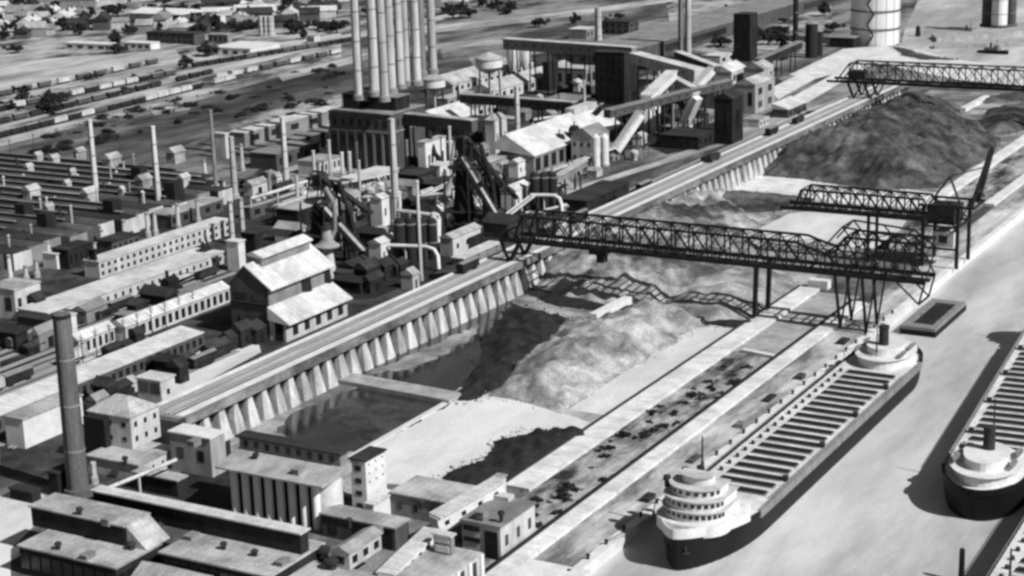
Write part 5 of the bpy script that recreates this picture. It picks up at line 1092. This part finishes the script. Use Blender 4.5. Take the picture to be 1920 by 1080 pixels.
# trees
def treeproto(seed, flat):
    q = random.Random(seed); T = thing('tree', 'dark round crowned tree', 'tree', 0, 0, 0, 'dark trees of the far town')
    t = MB().lathe(0, 0, [(.55, 0), (.4, 3), (.25, 6)], 8)
    for a in range(5): an = a * 1.256 + q.random(); t.beam((0, 0, 3.5), (2.6 * math.cos(an), 2.6 * math.sin(an), 7), .25)
    part('trunk', t, 'bark', T)
    c = MB(); cl = [(q.gauss(0, 2.1), q.gauss(0, 2.1), 4.6 + q.gauss(0, 1.5) * flat) for _ in range(17)]
    for cx, cy, cz in cl:
        for _ in range(55):
            v = Vector((q.gauss(0, 1), q.gauss(0, 1), q.gauss(0, 1))).normalized() * (1.7 * q.random() ** .4); n_ = Vector((q.gauss(0, 1), q.gauss(0, 1), q.gauss(0, 1))).normalized()
            u_ = n_.orthogonal().normalized() * q.uniform(.25, .5); w2 = n_.cross(u_).normalized() * q.uniform(.25, .5); p = Vector((cx, cy, cz)) + v
            c.add([p - u_ - w2, p + u_ - w2, p + u_ + w2, p - u_ + w2], [(0, 1, 2, 3)])
    part('crown', c, 'leaf', T); return T
tp = [treeproto(3, 1.0), treeproto(8, .8)]
TS = [(35, 60), (48, 57), (62, 63), (76, 58), (92, 62), (104, 54), (118, 58), (132, 55), (152, 66), (165, 50), (160, 40), (205, 24), (212, 30), (225, 100), (218, 88), (370, 60), (380, 66), (392, 50), (405, 56), (440, 52), (452, 46), (464, 56), (476, 50), (446, 60), (485, 38), (530, 24), (540, 14), (552, 20), (545, 64), (556, 62), (570, 74), (612, 22), (622, 16), (596, 56), (608, 60), (622, 54), (632, 62), (642, 52), (384, 104), (392, 106), (172, 150), (182, 148), (160, 152), (215, 100), (10, 76), (2, 72), (345, 26), (355, 36), (240, 62), (250, 64), (14, 60), (690, 30), (840, 26), (850, 34), (866, 22), (880, 34), (905, 14), (560, 2), (100, 40), (30, 100), (300, 58), (470, 26), (505, 18), (850, 8), (60, 190), (75, 186), (20, 205), (36, 208), (110, 192), (240, 156), (252, 150), (300, 140), (350, 128), (232, 170), (1080, 46), (1330, 60), (1320, 76), (1350, 88), (1450, 74), (1440, 84), (1470, 96), (1560, 60), (1545, 30), (1010, 52), (1140, 60), (1160, 36)]
tfirst = [True, True]
for i, (px, py) in enumerate(TS):
    k = i % 2; x, y = at(px, py); sc_ = rnd.uniform(.8, 1.4) * (.45 if py > 128 else 1); lab = 'dark bushy tree among the far houses and roads' if px < 950 else 'dark bushy tree in the far ground behind the coke works'
    if tfirst[k]: o = tp[k]; o.location = (x, y, 0); o['label'] = lab; tfirst[k] = False
    else: o = dup(tp[k], (x, y, 0), rnd.uniform(0, 6), lab)
    o.scale = (sc_ * rnd.uniform(.9, 1.4), sc_ * rnd.uniform(.9, 1.4), sc_)
    o['group'] = 'dark trees of the far town' if px < 950 else 'dark trees behind the coke works'
# freight cars
def carproto(m, kind):
    T = thing('freight_car', 'freight car', 'rail car', 0, 0, 0)
    b = MB().box(-1.5, 1.5, -6.2, 6.2, 1.1, 4.0 if kind == 'box' else 3.1)
    part('body', b, m, T)
    if kind == 'box': part('roof', MB().prism([(-1.6, 4.0), (1.6, 4.0), (0, 4.6)], 'y', -6.3, 6.3), 'greyroof' if m != 'palewall' else 'roof', T)
    else: part('load', MB().prism([(-1.4, 3.1), (1.4, 3.1), (0, 3.9)], 'y', -5.6, 5.6), 'coal', T)
    for s in (-4, 4): part('bogie', MB().box(-1.2, 1.2, s - 1.2, s + 1.2, .3, 1.1), 'blacksteel', T)
    return T
cp = {('d', 'box'): carproto('blackbrick', 'box'), ('l', 'box'): carproto('palewall', 'box'), ('g', 'hop'): carproto('steel', 'hop'), ('m', 'box'): carproto('brick', 'box')}
cused = set()
def car(kind, x, y, z, rot, label, group):
    if kind not in cused: o = cp[kind]; cused.add(kind); o.location = (x, y, z); o.rotation_euler = (0, 0, rot)
    else: o = dup(cp[kind], (x, y, z), rot)
    o['label'] = label; o['group'] = group
CL = {'d': 'black', 'l': 'pale', 'g': 'dark open', 'm': 'brown grey'}
def train(a, c, where, pat, gap=0.0, z=.3):
    p = Vector(at(*a)); q = Vector(at(*c)); d = q - p; L = d.length; n = int(L / (13.4 + gap)); rot = math.atan2(-d.x, d.y)
    struct('track_bed', MB().beam((p.x, p.y, .1), (q.x, q.y, .1), 3.4, .25), 'ballast')
    for i in range(n):
        if rnd.random() < .03: continue
        k = rnd.choice(pat); s = p + d * ((i + .5) / n); car(k, s.x, s.y, z, rot, f'{CL[k[0]]} freight car in {where}', f'{CL[k[0]]} freight cars in {where}')
D_, L_, G_, M_ = ('d', 'box'), ('l', 'box'), ('g', 'hop'), ('m', 'box')
train((-10, 262), (440, 150), 'the nearest far train along the dark field', [D_, D_, L_, L_, M_])
train((-10, 212), (330, 140), 'the far train behind the pale road', [D_, D_, M_, L_])
train((360, 128), (660, 78), 'the far train right of the town warehouses', [D_, D_, M_])
train((-10, 184), (300, 118), 'the farthest train below the town', [D_, M_, M_, L_], 6)
def train_w(x, y0, y1, z, where, pat, skip_=.3):
    y = y0
    while y < y1:
        k = rnd.choice(pat)
        if rnd.random() > skip_: car(k, x, y, z, 0, f'{CL[k[0]]} freight car {where}', f'{CL[k[0]]} freight cars {where}')
        y += 13.2
train_w(-351, 476, 560, .2, 'on the track hard behind the high line', [D_, G_, M_], .35)
train_w(-384, 372, 462, .2, 'on the siding in front of the stockhouse', [D_, G_], .5)
train_w(-429.5, 330, 460, .2, 'in the yard left of the tall chimney', [D_, M_, L_], .5)
train_w(-461, 390, 550, .2, 'on the siding behind the colonnaded sheds', [D_, G_, M_], .45)
train_w(-341.6, 560, 980, 12.3, 'on the far rail of the high line', [G_, D_], .75)
train_w(-368, 720, 1080, .2, 'on the yard tracks behind the far high line', [D_, G_], .8)

# low huts and lumber of the crowded furnace yard
hb = {}
for k, (wm, rm_, lb) in enumerate((('coal', 'darkroof', 'small black hut in the crowded yard among the furnaces'), ('palewall', 'roof', 'small pale hut in the crowded yard among the furnaces'), ('midbrick', 'greyroof', 'small grey hut in the crowded yard among the furnaces'))):
    T = thing('yard_hut', lb, 'hut', 0, 0, 0, lb.replace('hut in', 'huts in'))
    part('wall', MB().box(-3, 3, -4, 4, 0, 4), wm, T); part('roof', MB().prism([(-3.4, 3.9), (3.4, 3.9), (3.4, 4.2), (0, 5.8), (-3.4, 4.2)], 'y', -4.4, 4.4), rm_, T)
    part('door', MB().box(2.98, 3.1, -1, 1, .1, 2.6), 'glass', T); hb[k] = [T, lb, False]
HUTS = [(632, 408, 1), (655, 418, 2), (706, 440, 1), (760, 372, 1), (776, 352, 1), (800, 385, 1), (836, 362, 1), (846, 408, 1), (885, 402, 1), (898, 372, 2), (915, 345, 1), (932, 312, 1), (948, 286, 1), (862, 268, 2), (835, 285, 1), (770, 330, 1), (728, 372, 1), (690, 362, 1), (660, 352, 1), (630, 352, 2), (605, 388, 1), (545, 410, 1), (515, 402, 2), (490, 392, 1), (955, 270, 1), (975, 262, 2), (1075, 330, 1), (1115, 330, 1), (1150, 300, 2), (1010, 265, 1), (1150, 165, 1), (1215, 175, 1), (1250, 185, 2), (1285, 205, 1), (1080, 170, 1), (1035, 205, 1), (985, 225, 2), (870, 248, 1), (905, 250, 1), (640, 440, 0), (650, 455, 0), (668, 440, 0), (700, 462, 0), (560, 470, 0), (575, 462, 0), (545, 452, 1), (590, 470, 0), (640, 520, 0), (665, 510, 0), (690, 530, 0), (720, 520, 0), (745, 515, 0), (770, 540, 1), (700, 545, 0), (660, 545, 0), (770, 390, 0), (790, 385, 0), (765, 372, 2), (842, 345, 0), (858, 330, 0), (900, 420, 0), (915, 436, 0), (930, 410, 0), (918, 402, 0), (890, 392, 0), (915, 372, 2), (925, 355, 0), (980, 350, 0), (940, 330, 1), (905, 300, 2), (890, 285, 0), (860, 290, 0), (820, 300, 0), (860, 310, 1), (760, 300, 0), (775, 312, 0), (800, 360, 0), (680, 330, 1), (700, 375, 1), (660, 385, 1), (672, 400, 1), (650, 400, 1), (610, 362, 1), (585, 372, 0), (560, 360, 1), (530, 372, 0), (500, 378, 0), (480, 362, 1), (470, 350, 0), (500, 340, 2), (520, 350, 1), (590, 350, 0), (1010, 240, 0), (1030, 232, 2), (1060, 228, 0), (1090, 222, 0), (1110, 212, 0), (1160, 240, 0), (1180, 252, 0), (1200, 270, 1), (1250, 232, 0), (1262, 222, 2), (1272, 206, 0), (1240, 200, 0), (1290, 250, 1), (1140, 190, 2), (1100, 185, 0), (1060, 182, 0), (1010, 190, 1), (990, 205, 0), (960, 195, 2), (940, 215, 0), (955, 232, 1), (985, 170, 0), (1000, 160, 2), (1210, 130, 0), (1240, 160, 0), (1270, 165, 2), (1320, 180, 0), (1330, 150, 1), (1360, 135, 0), (1300, 125, 0), (1190, 90, 2), (1050, 95, 0), (1080, 98, 1), (1140, 96, 0), (1230, 95, 2), (1440, 128, 0), (1470, 112, 0), (70, 590, 0), (40, 640, 0), (20, 650, 0), (60, 660, 0), (90, 650, 2), (280, 560, 0), (300, 580, 0), (190, 590, 0), (170, 598, 2), (260, 590, 0), (210, 670, 0), (235, 660, 0), (260, 655, 0), (205, 700, 0), (260, 690, 0), (220, 745, 0), (200, 755, 0), (185, 770, 2), (235, 735, 1), (320, 700, 0), (345, 690, 0), (375, 685, 0), (335, 715, 0), (430, 655, 0), (455, 648, 0), (475, 640, 0), (405, 668, 0)]
for px, py, k in HUTS:
    x, y = at(px, py); T, lb, used = hb[k]
    if not used: o = T; o.location = (x, y, 0); hb[k][2] = True
    else: o = dup(T, (x, y, 0), 0, lb)
    o.rotation_euler = (0, 0, rnd.choice((0, 0, math.pi / 2, .1))); o.scale = (rnd.uniform(.5, 1.3), rnd.uniform(.5, 1.6), rnd.uniform(.6, 1.7))
BS = [(rnd.uniform(-20, 650), rnd.uniform(-10, 60)) for _ in range(70)] + [(rnd.uniform(-20, 120), rnd.uniform(165, 215)) for _ in range(10)] + [(rnd.uniform(830, 960), rnd.uniform(-10, 30)) for _ in range(14)] + [(rnd.uniform(1300, 1480), rnd.uniform(20, 90)) for _ in range(14)]
for i, (px, py) in enumerate(BS):
    x, y = at(px, py); s_ = rnd.uniform(.5, 1.1)
    o = dup(tp[i % 2], (x, y, 0), rnd.uniform(0, 6), 'dark low bushy tree among the far houses and roads' if px < 1000 else 'dark low bushy tree in the far ground behind the coke works', group='low dark trees of the far town' if px < 1000 else 'low dark trees behind the coke works')
    o.scale = (s_ * rnd.uniform(.9, 1.8), s_ * rnd.uniform(.9, 1.8), s_)

# scrub bushes on the strip between the dock walls
for i in range(60):
    y = rnd.choice((rnd.uniform(345, 400), rnd.uniform(400, 470), rnd.uniform(470, 535))); x = rnd.uniform(-223, -209); k = rnd.uniform(.12, .3)
    o = dup(tp[i % 2], (x, y, -.4), rnd.uniform(0, 6), 'dark scrub bush on the rubble strip between the two white dock walls', group='scrub bushes between the dock walls'); o['category'] = 'bush'; o.name = 'bush'
    o.scale = (k * rnd.uniform(.9, 2.0), k * rnd.uniform(.9, 2.2), k * .8)
# thin stacks, pipes and small conveyors crowding the furnace plant
for i, (px, py, t, rr, m_, lb) in enumerate([(640, 470, 352, .7, 'stack', 'thin pale pole stack just right of the left blast furnace'), (676, 372, 300, .8, 'stack', 'thin pale stack in front of the powerhouse centre'), (765, 330, 262, .8, 'greysteel', 'thin grey stack right of the stout white plant chimney'), (846, 330, 236, .8, 'stack', 'thin pale stack left of the middle blast furnace top'), (925, 420, 330, .7, 'greysteel', 'thin grey pole stack between the middle furnace skips'), (1000, 300, 232, .8, 'stack', 'thin pale stack by the near end of the big white roofed hall'), (1050, 240, 176, .9, 'greysteel', 'thin grey stack behind the big white roofed hall'), (1096, 205, 150, .9, 'stack', 'thin pale stack left of the black coal bunker tower'), (1262, 262, 196, .8, 'greysteel', 'thin grey stack right of the round coke tank'), (1236, 196, 122, .9, 'stack', 'thin pale stack between the bright inclined conveyors'), (900, 206, 148, .9, 'stack', 'thin pale stack left of the second white water tank'), (860, 210, 160, .9, 'greysteel', 'thin grey stack between the two white water tanks'), (560, 400, 330, .9, 'stack', 'thin pale stack left of the left blast furnace'), (508, 395, 322, .9, 'greysteel', 'thin dark stack left of the long brick shed'), (620, 330, 262, .9, 'stack', 'thin pale stack at the powerhouse left corner'), (590, 335, 282, .9, 'stack', 'short thin pale stack left of the powerhouse')]):
    stackt('plant_stack', lb, (px, py), t, rr * 1.1, rr * .85, m_, cat='stack')
pipeline('gas_main', 'long pale gas main running from the powerhouse front to the stout white chimney', [(690, 350, 10), (715, 356, 10), (738, 372, 9)], .9, 'palewall', legs=(0, 1))
pipeline('gas_main', 'pale gas main along the foot of the middle furnace stoves', [(985, 400, 4), (1020, 395, 4), (1060, 384, 4), (1066, 388, 1)], .8, 'palewall', legs=(1, 2))
pipeline('gas_main', 'grey overhead pipe from the left furnace top to the dust catcher', [(610, 352, 36), (626, 380, 30), (628, 430, 18), (620, 450, 14)], 1.0, 'greysteel', legs=())
pipeline('gas_main', 'grey overhead pipe from the middle furnace top down to its dust catcher', [(868, 285, 36), (850, 312, 28), (852, 345, 20), (868, 362, 16)], 1.0, 'greysteel', legs=())
pipeline('gas_main', 'pale overhead main crossing the coke works left of the bunker tower', [(1000, 225, 8), (1060, 216, 8), (1110, 206, 8)], .9, 'palewall', legs=(0, 1, 2))
pipeline('gas_main', 'pale overhead main beside the foundry end behind the pale stacks', [(470, 372, 10), (520, 358, 10), (575, 340, 10)], .8, 'palewall', legs=(0, 1, 2))
gallery('conveyor_gallery', 'short pale inclined conveyor left of the middle blast furnace', (826, 388), 6, (852, 330), 20, 3, 3, 'palewall', 'roof', legs=2)
gallery('conveyor_gallery', 'short dark inclined conveyor behind the coal house', (1082, 250), 6, (1128, 200), 22, 3.5, 3, 'blackbrick', 'roof', legs=2)
gallery('conveyor_gallery', 'short pale bridge conveyor between the stove header and the coal house', (1040, 338), 10, (1096, 306), 12, 3, 3, 'midbrick', 'roof', legs=2)
# more wagons on the far sidings and field scrub
train((-10, 236), (400, 138), 'the dark siding beside the pale road', [D_, M_, D_, G_], 2)
train((400, 152), (640, 100), 'the siding right of the nearest far train', [D_, M_, L_], 4)
FB = [(rnd.uniform(60, 640), 0) for _ in range(60)]
for i, (px, _) in enumerate(FB):
    lo = 268 - px * .24; py = rnd.uniform(lo, lo + 45 if px < 430 else lo + 80); x, y = at(px, py); k = rnd.uniform(.25, .7)
    o = dup(tp[i % 2], (x, y, -.6), rnd.uniform(0, 6), 'dark scrub bush on the dark field behind the foundry', group='scrub bushes on the dark field'); o['category'] = 'bush'; o.name = 'bush'; o.scale = (k * rnd.uniform(1, 2.4), k * rnd.uniform(1, 2.4), k * .7)

# hulls: boot stripe, anchor; quay furniture
for k in range(26):
    y = 352 + k * 10.2
    b_ = MB().lathe(-188.9, y, [(.45, 0), (.35, .7), (.6, .9), (.55, 1.2), (.2, 1.3)], 8, .35)
    solo('bollard', b_, 'blacksteel', 'black iron bollard on the quay wall beside the moored freighter', 'bollard', 'bollards along the quay wall')
for y0_, y1_, lb in ((384, 372, 'bow mooring line from the black freighter to the quay'), (392, 404, 'second mooring line near the freighter bow'), (545, 556, 'stern mooring line from the black freighter to the quay')):
    solo('mooring_line', MB().beam((-180.6, y0_, 4.8), (-188.9, y1_, 1.3), .16), 'steel', lb, 'rope')
for i, (x, y, sx, sy, sz, m_) in enumerate([(-192.5, 405, 1.2, 2.4, 1.3, 'steel'), (-193.5, 438, 1.0, 3.0, 1.0, 'brick'), (-192.2, 470, 1.3, 1.6, 1.6, 'greysteel'), (-194, 498, 1.1, 3.4, .9, 'steel'), (-192.6, 522, 1.2, 2.0, 1.5, 'brick'), (-193.4, 566, 1.4, 3.0, 1.2, 'steel')]):
    solo('cargo_crate', MB().box(x - sx, x + sx, y - sy, y + sy, .06, sz).box(x - sx * .8, x + sx * .8, y - sy * .3, y + sy * .3, sz, sz + .25), m_, 'dark crate left on the dock apron beside the moored freighter', 'crate', 'crates on the dock apron')
# pale gas washers and open pipe racks in the furnace plant
for i, (px, py, t, rr, lb) in enumerate([(697, 398, 348, 3.0, 'pale round gas washer beside the upper left skip incline'), (716, 378, 340, 2.4, 'slim pale gas washer left of the stout white plant chimney'), (574, 390, 356, 3.2, 'pale round tank left of the left blast furnace'), (548, 372, 346, 2.6, 'small pale round tank behind the long brick shed'), (846, 300, 262, 2.6, 'pale round gas washer left of the middle blast furnace top'), (935, 372, 326, 2.6, 'pale round gas washer right of the middle blast furnace'), (920, 262, 226, 2.6, 'pale round tank behind the middle blast furnace'), (1064, 332, 306, 2.8, 'pale round tank in front of the coal house'), (1146, 262, 238, 2.4, 'small pale round tank at the foot of the bright inclined conveyor'), (1190, 300, 280, 2.6, 'pale round tank beside the yard roads right of the coal house')]):
    x, y = at(px, py); h = hgt(px, py, t); T = thing('gas_washer', lb, 'tank', x, y, 0)
    part('shell', MB().lathe(x, y, [(rr * .7, 0), (rr * .7, 2), (rr, 3.2), (rr, h - rr * .5), (rr * .7, h - rr * .15), (.3, h)], 18), 'palewall', T, smooth=True)
    part('pipe', MB().pipe([(x + rr * .2, y, h - .3), (x + rr * .4, y, h + 1.2), (x + rr * 1.3, y, h + .8), (x + rr * 1.5, y, 1)], .45), 'greysteel', T, smooth=True)
    part('ladder', MB().beam((x, y - rr - .3, 0), (x, y - rr - .3, h - 1), .5, .2), 'steel', T)
def rack(label, a, c, h, n):
    p = Vector((*at(*a), 0)); q = Vector((*at(*c), 0)); T = thing('pipe_rack', label, 'pipe rack', p.x, p.y, 0); d = (q - p).normalized(); s_ = Vector((-d.y, d.x, 0)) * 1.8
    for i in range(n):
        m_ = p.lerp(q, i / (n - 1)); part('portal', MB().beam(m_ + s_, m_ + s_ + Vector((0, 0, h)), .5).beam(m_ - s_, m_ - s_ + Vector((0, 0, h)), .5).beam(m_ + s_ + Vector((0, 0, h)), m_ - s_ + Vector((0, 0, h)), .5).beam(m_ + s_ + Vector((0, 0, h * .6)), m_ - s_ + Vector((0, 0, h)), .3), 'steel', T)
    for o_, r_, m_ in ((-1.2, .45, 'palewall'), (0, .6, 'greysteel'), (1.2, .4, 'white')):
        v = Vector((0, 0, h + .6)) + s_ * (o_ / 1.8); part('pipe', MB().pipe([p + v, q + v], r_), m_, T, smooth=True)
rack('pipe rack with three pipes in front of the powerhouse', (640, 372), (745, 350), 7, 6)
rack('pipe rack with three pipes between the cast house and the middle furnace', (790, 402), (862, 366), 8, 5)
rack('pipe rack with three pipes left of the middle furnace stoves', (950, 440), (1000, 400), 8, 4)
rack('pipe rack with three pipes along the front of the big white roofed hall', (1030, 345), (1150, 300), 6, 7)
rack('pipe rack with three pipes at the back of the left blast furnace', (520, 420), (600, 392), 8, 5)
rack('pipe rack with three pipes through the coke works', (1190, 235), (1330, 195), 9, 7)
rack('pipe rack with three pipes under the long level conveyor', (770, 272), (860, 262), 9, 5)
# roof clutter on the foreground works
for i, (px, py, z, k) in enumerate([(110, 1030, 8, 0), (165, 1046, 8, 1), (150, 965, 13.6, 0), (205, 978, 13.6, 1), (360, 1010, 8, 1), (420, 1030, 8, 0), (530, 1058, 8, 1), (655, 985, 8.5, 0), (705, 998, 8.5, 1), (790, 950, 7.6, 0), (905, 965, 10.5, 1), (940, 972, 10.5, 0), (560, 885, 14.6, 1), (480, 862, 14.6, 0), (365, 832, 11.6, 1), (235, 868, 5.6, 0)]):
    x, y = at(px, py, z); b_ = MB()
    if k: b_.box(x - 1.1, x + 1.1, y - 1.6, y + 1.6, z - .6, z + 1.1).box(x - 1.3, x + 1.3, y - 1.8, y + 1.8, z + 1.1, z + 1.3)
    else: b_.lathe(x, y, [(.55, -.6), (.55, 1.0), (.95, 1.2), (.9, 1.8), (.2, 2.2)], 10, z)
    solo('roof_hatch' if k else 'roof_ventilator', b_, 'greysteel' if k else 'steel', 'small grey roof hatch on a flat roof of the foreground works' if k else 'small dark mushroom ventilator on a flat roof of the foreground works', 'roof hatch' if k else 'ventilator', 'roof hatches of the foreground works' if k else 'roof ventilators of the foreground works')

# overhead lines of the plant: pole rows with cross-arms
pr = None
for i, (px, py) in enumerate([(130 + k * 26, 690 - k * 11) for k in range(10)] + [(1080 + k * 34, 352 - k * 15) for k in range(11)] + [(20 + k * 44, 292 - k * 11) for k in range(10)]):
    x, y = at(px, py)
    if pr is None:
        pr = thing('utility_pole', '', 'pole', x, y, 0)
        part('post', MB().lathe(x, y, [(.22, 0), (.14, 10)], 8), 'bark', pr); part('cross_arm', MB().box(x - 1.3, x + 1.3, y - .1, y + .1, 8.9, 9.1).box(x - 1.0, x + 1.0, y - .1, y + .1, 8.0, 8.2), 'bark', pr); o = pr
    else: o = dup(pr, (x, y, 0))
    g_ = 'beside the longest white roofed shed' if i < 10 else ('along the tracks behind the far high line' if i < 21 else 'along the dark field behind the foundry')
    o['label'] = 'thin wooden utility pole in the row ' + g_; o['group'] = 'utility poles ' + g_
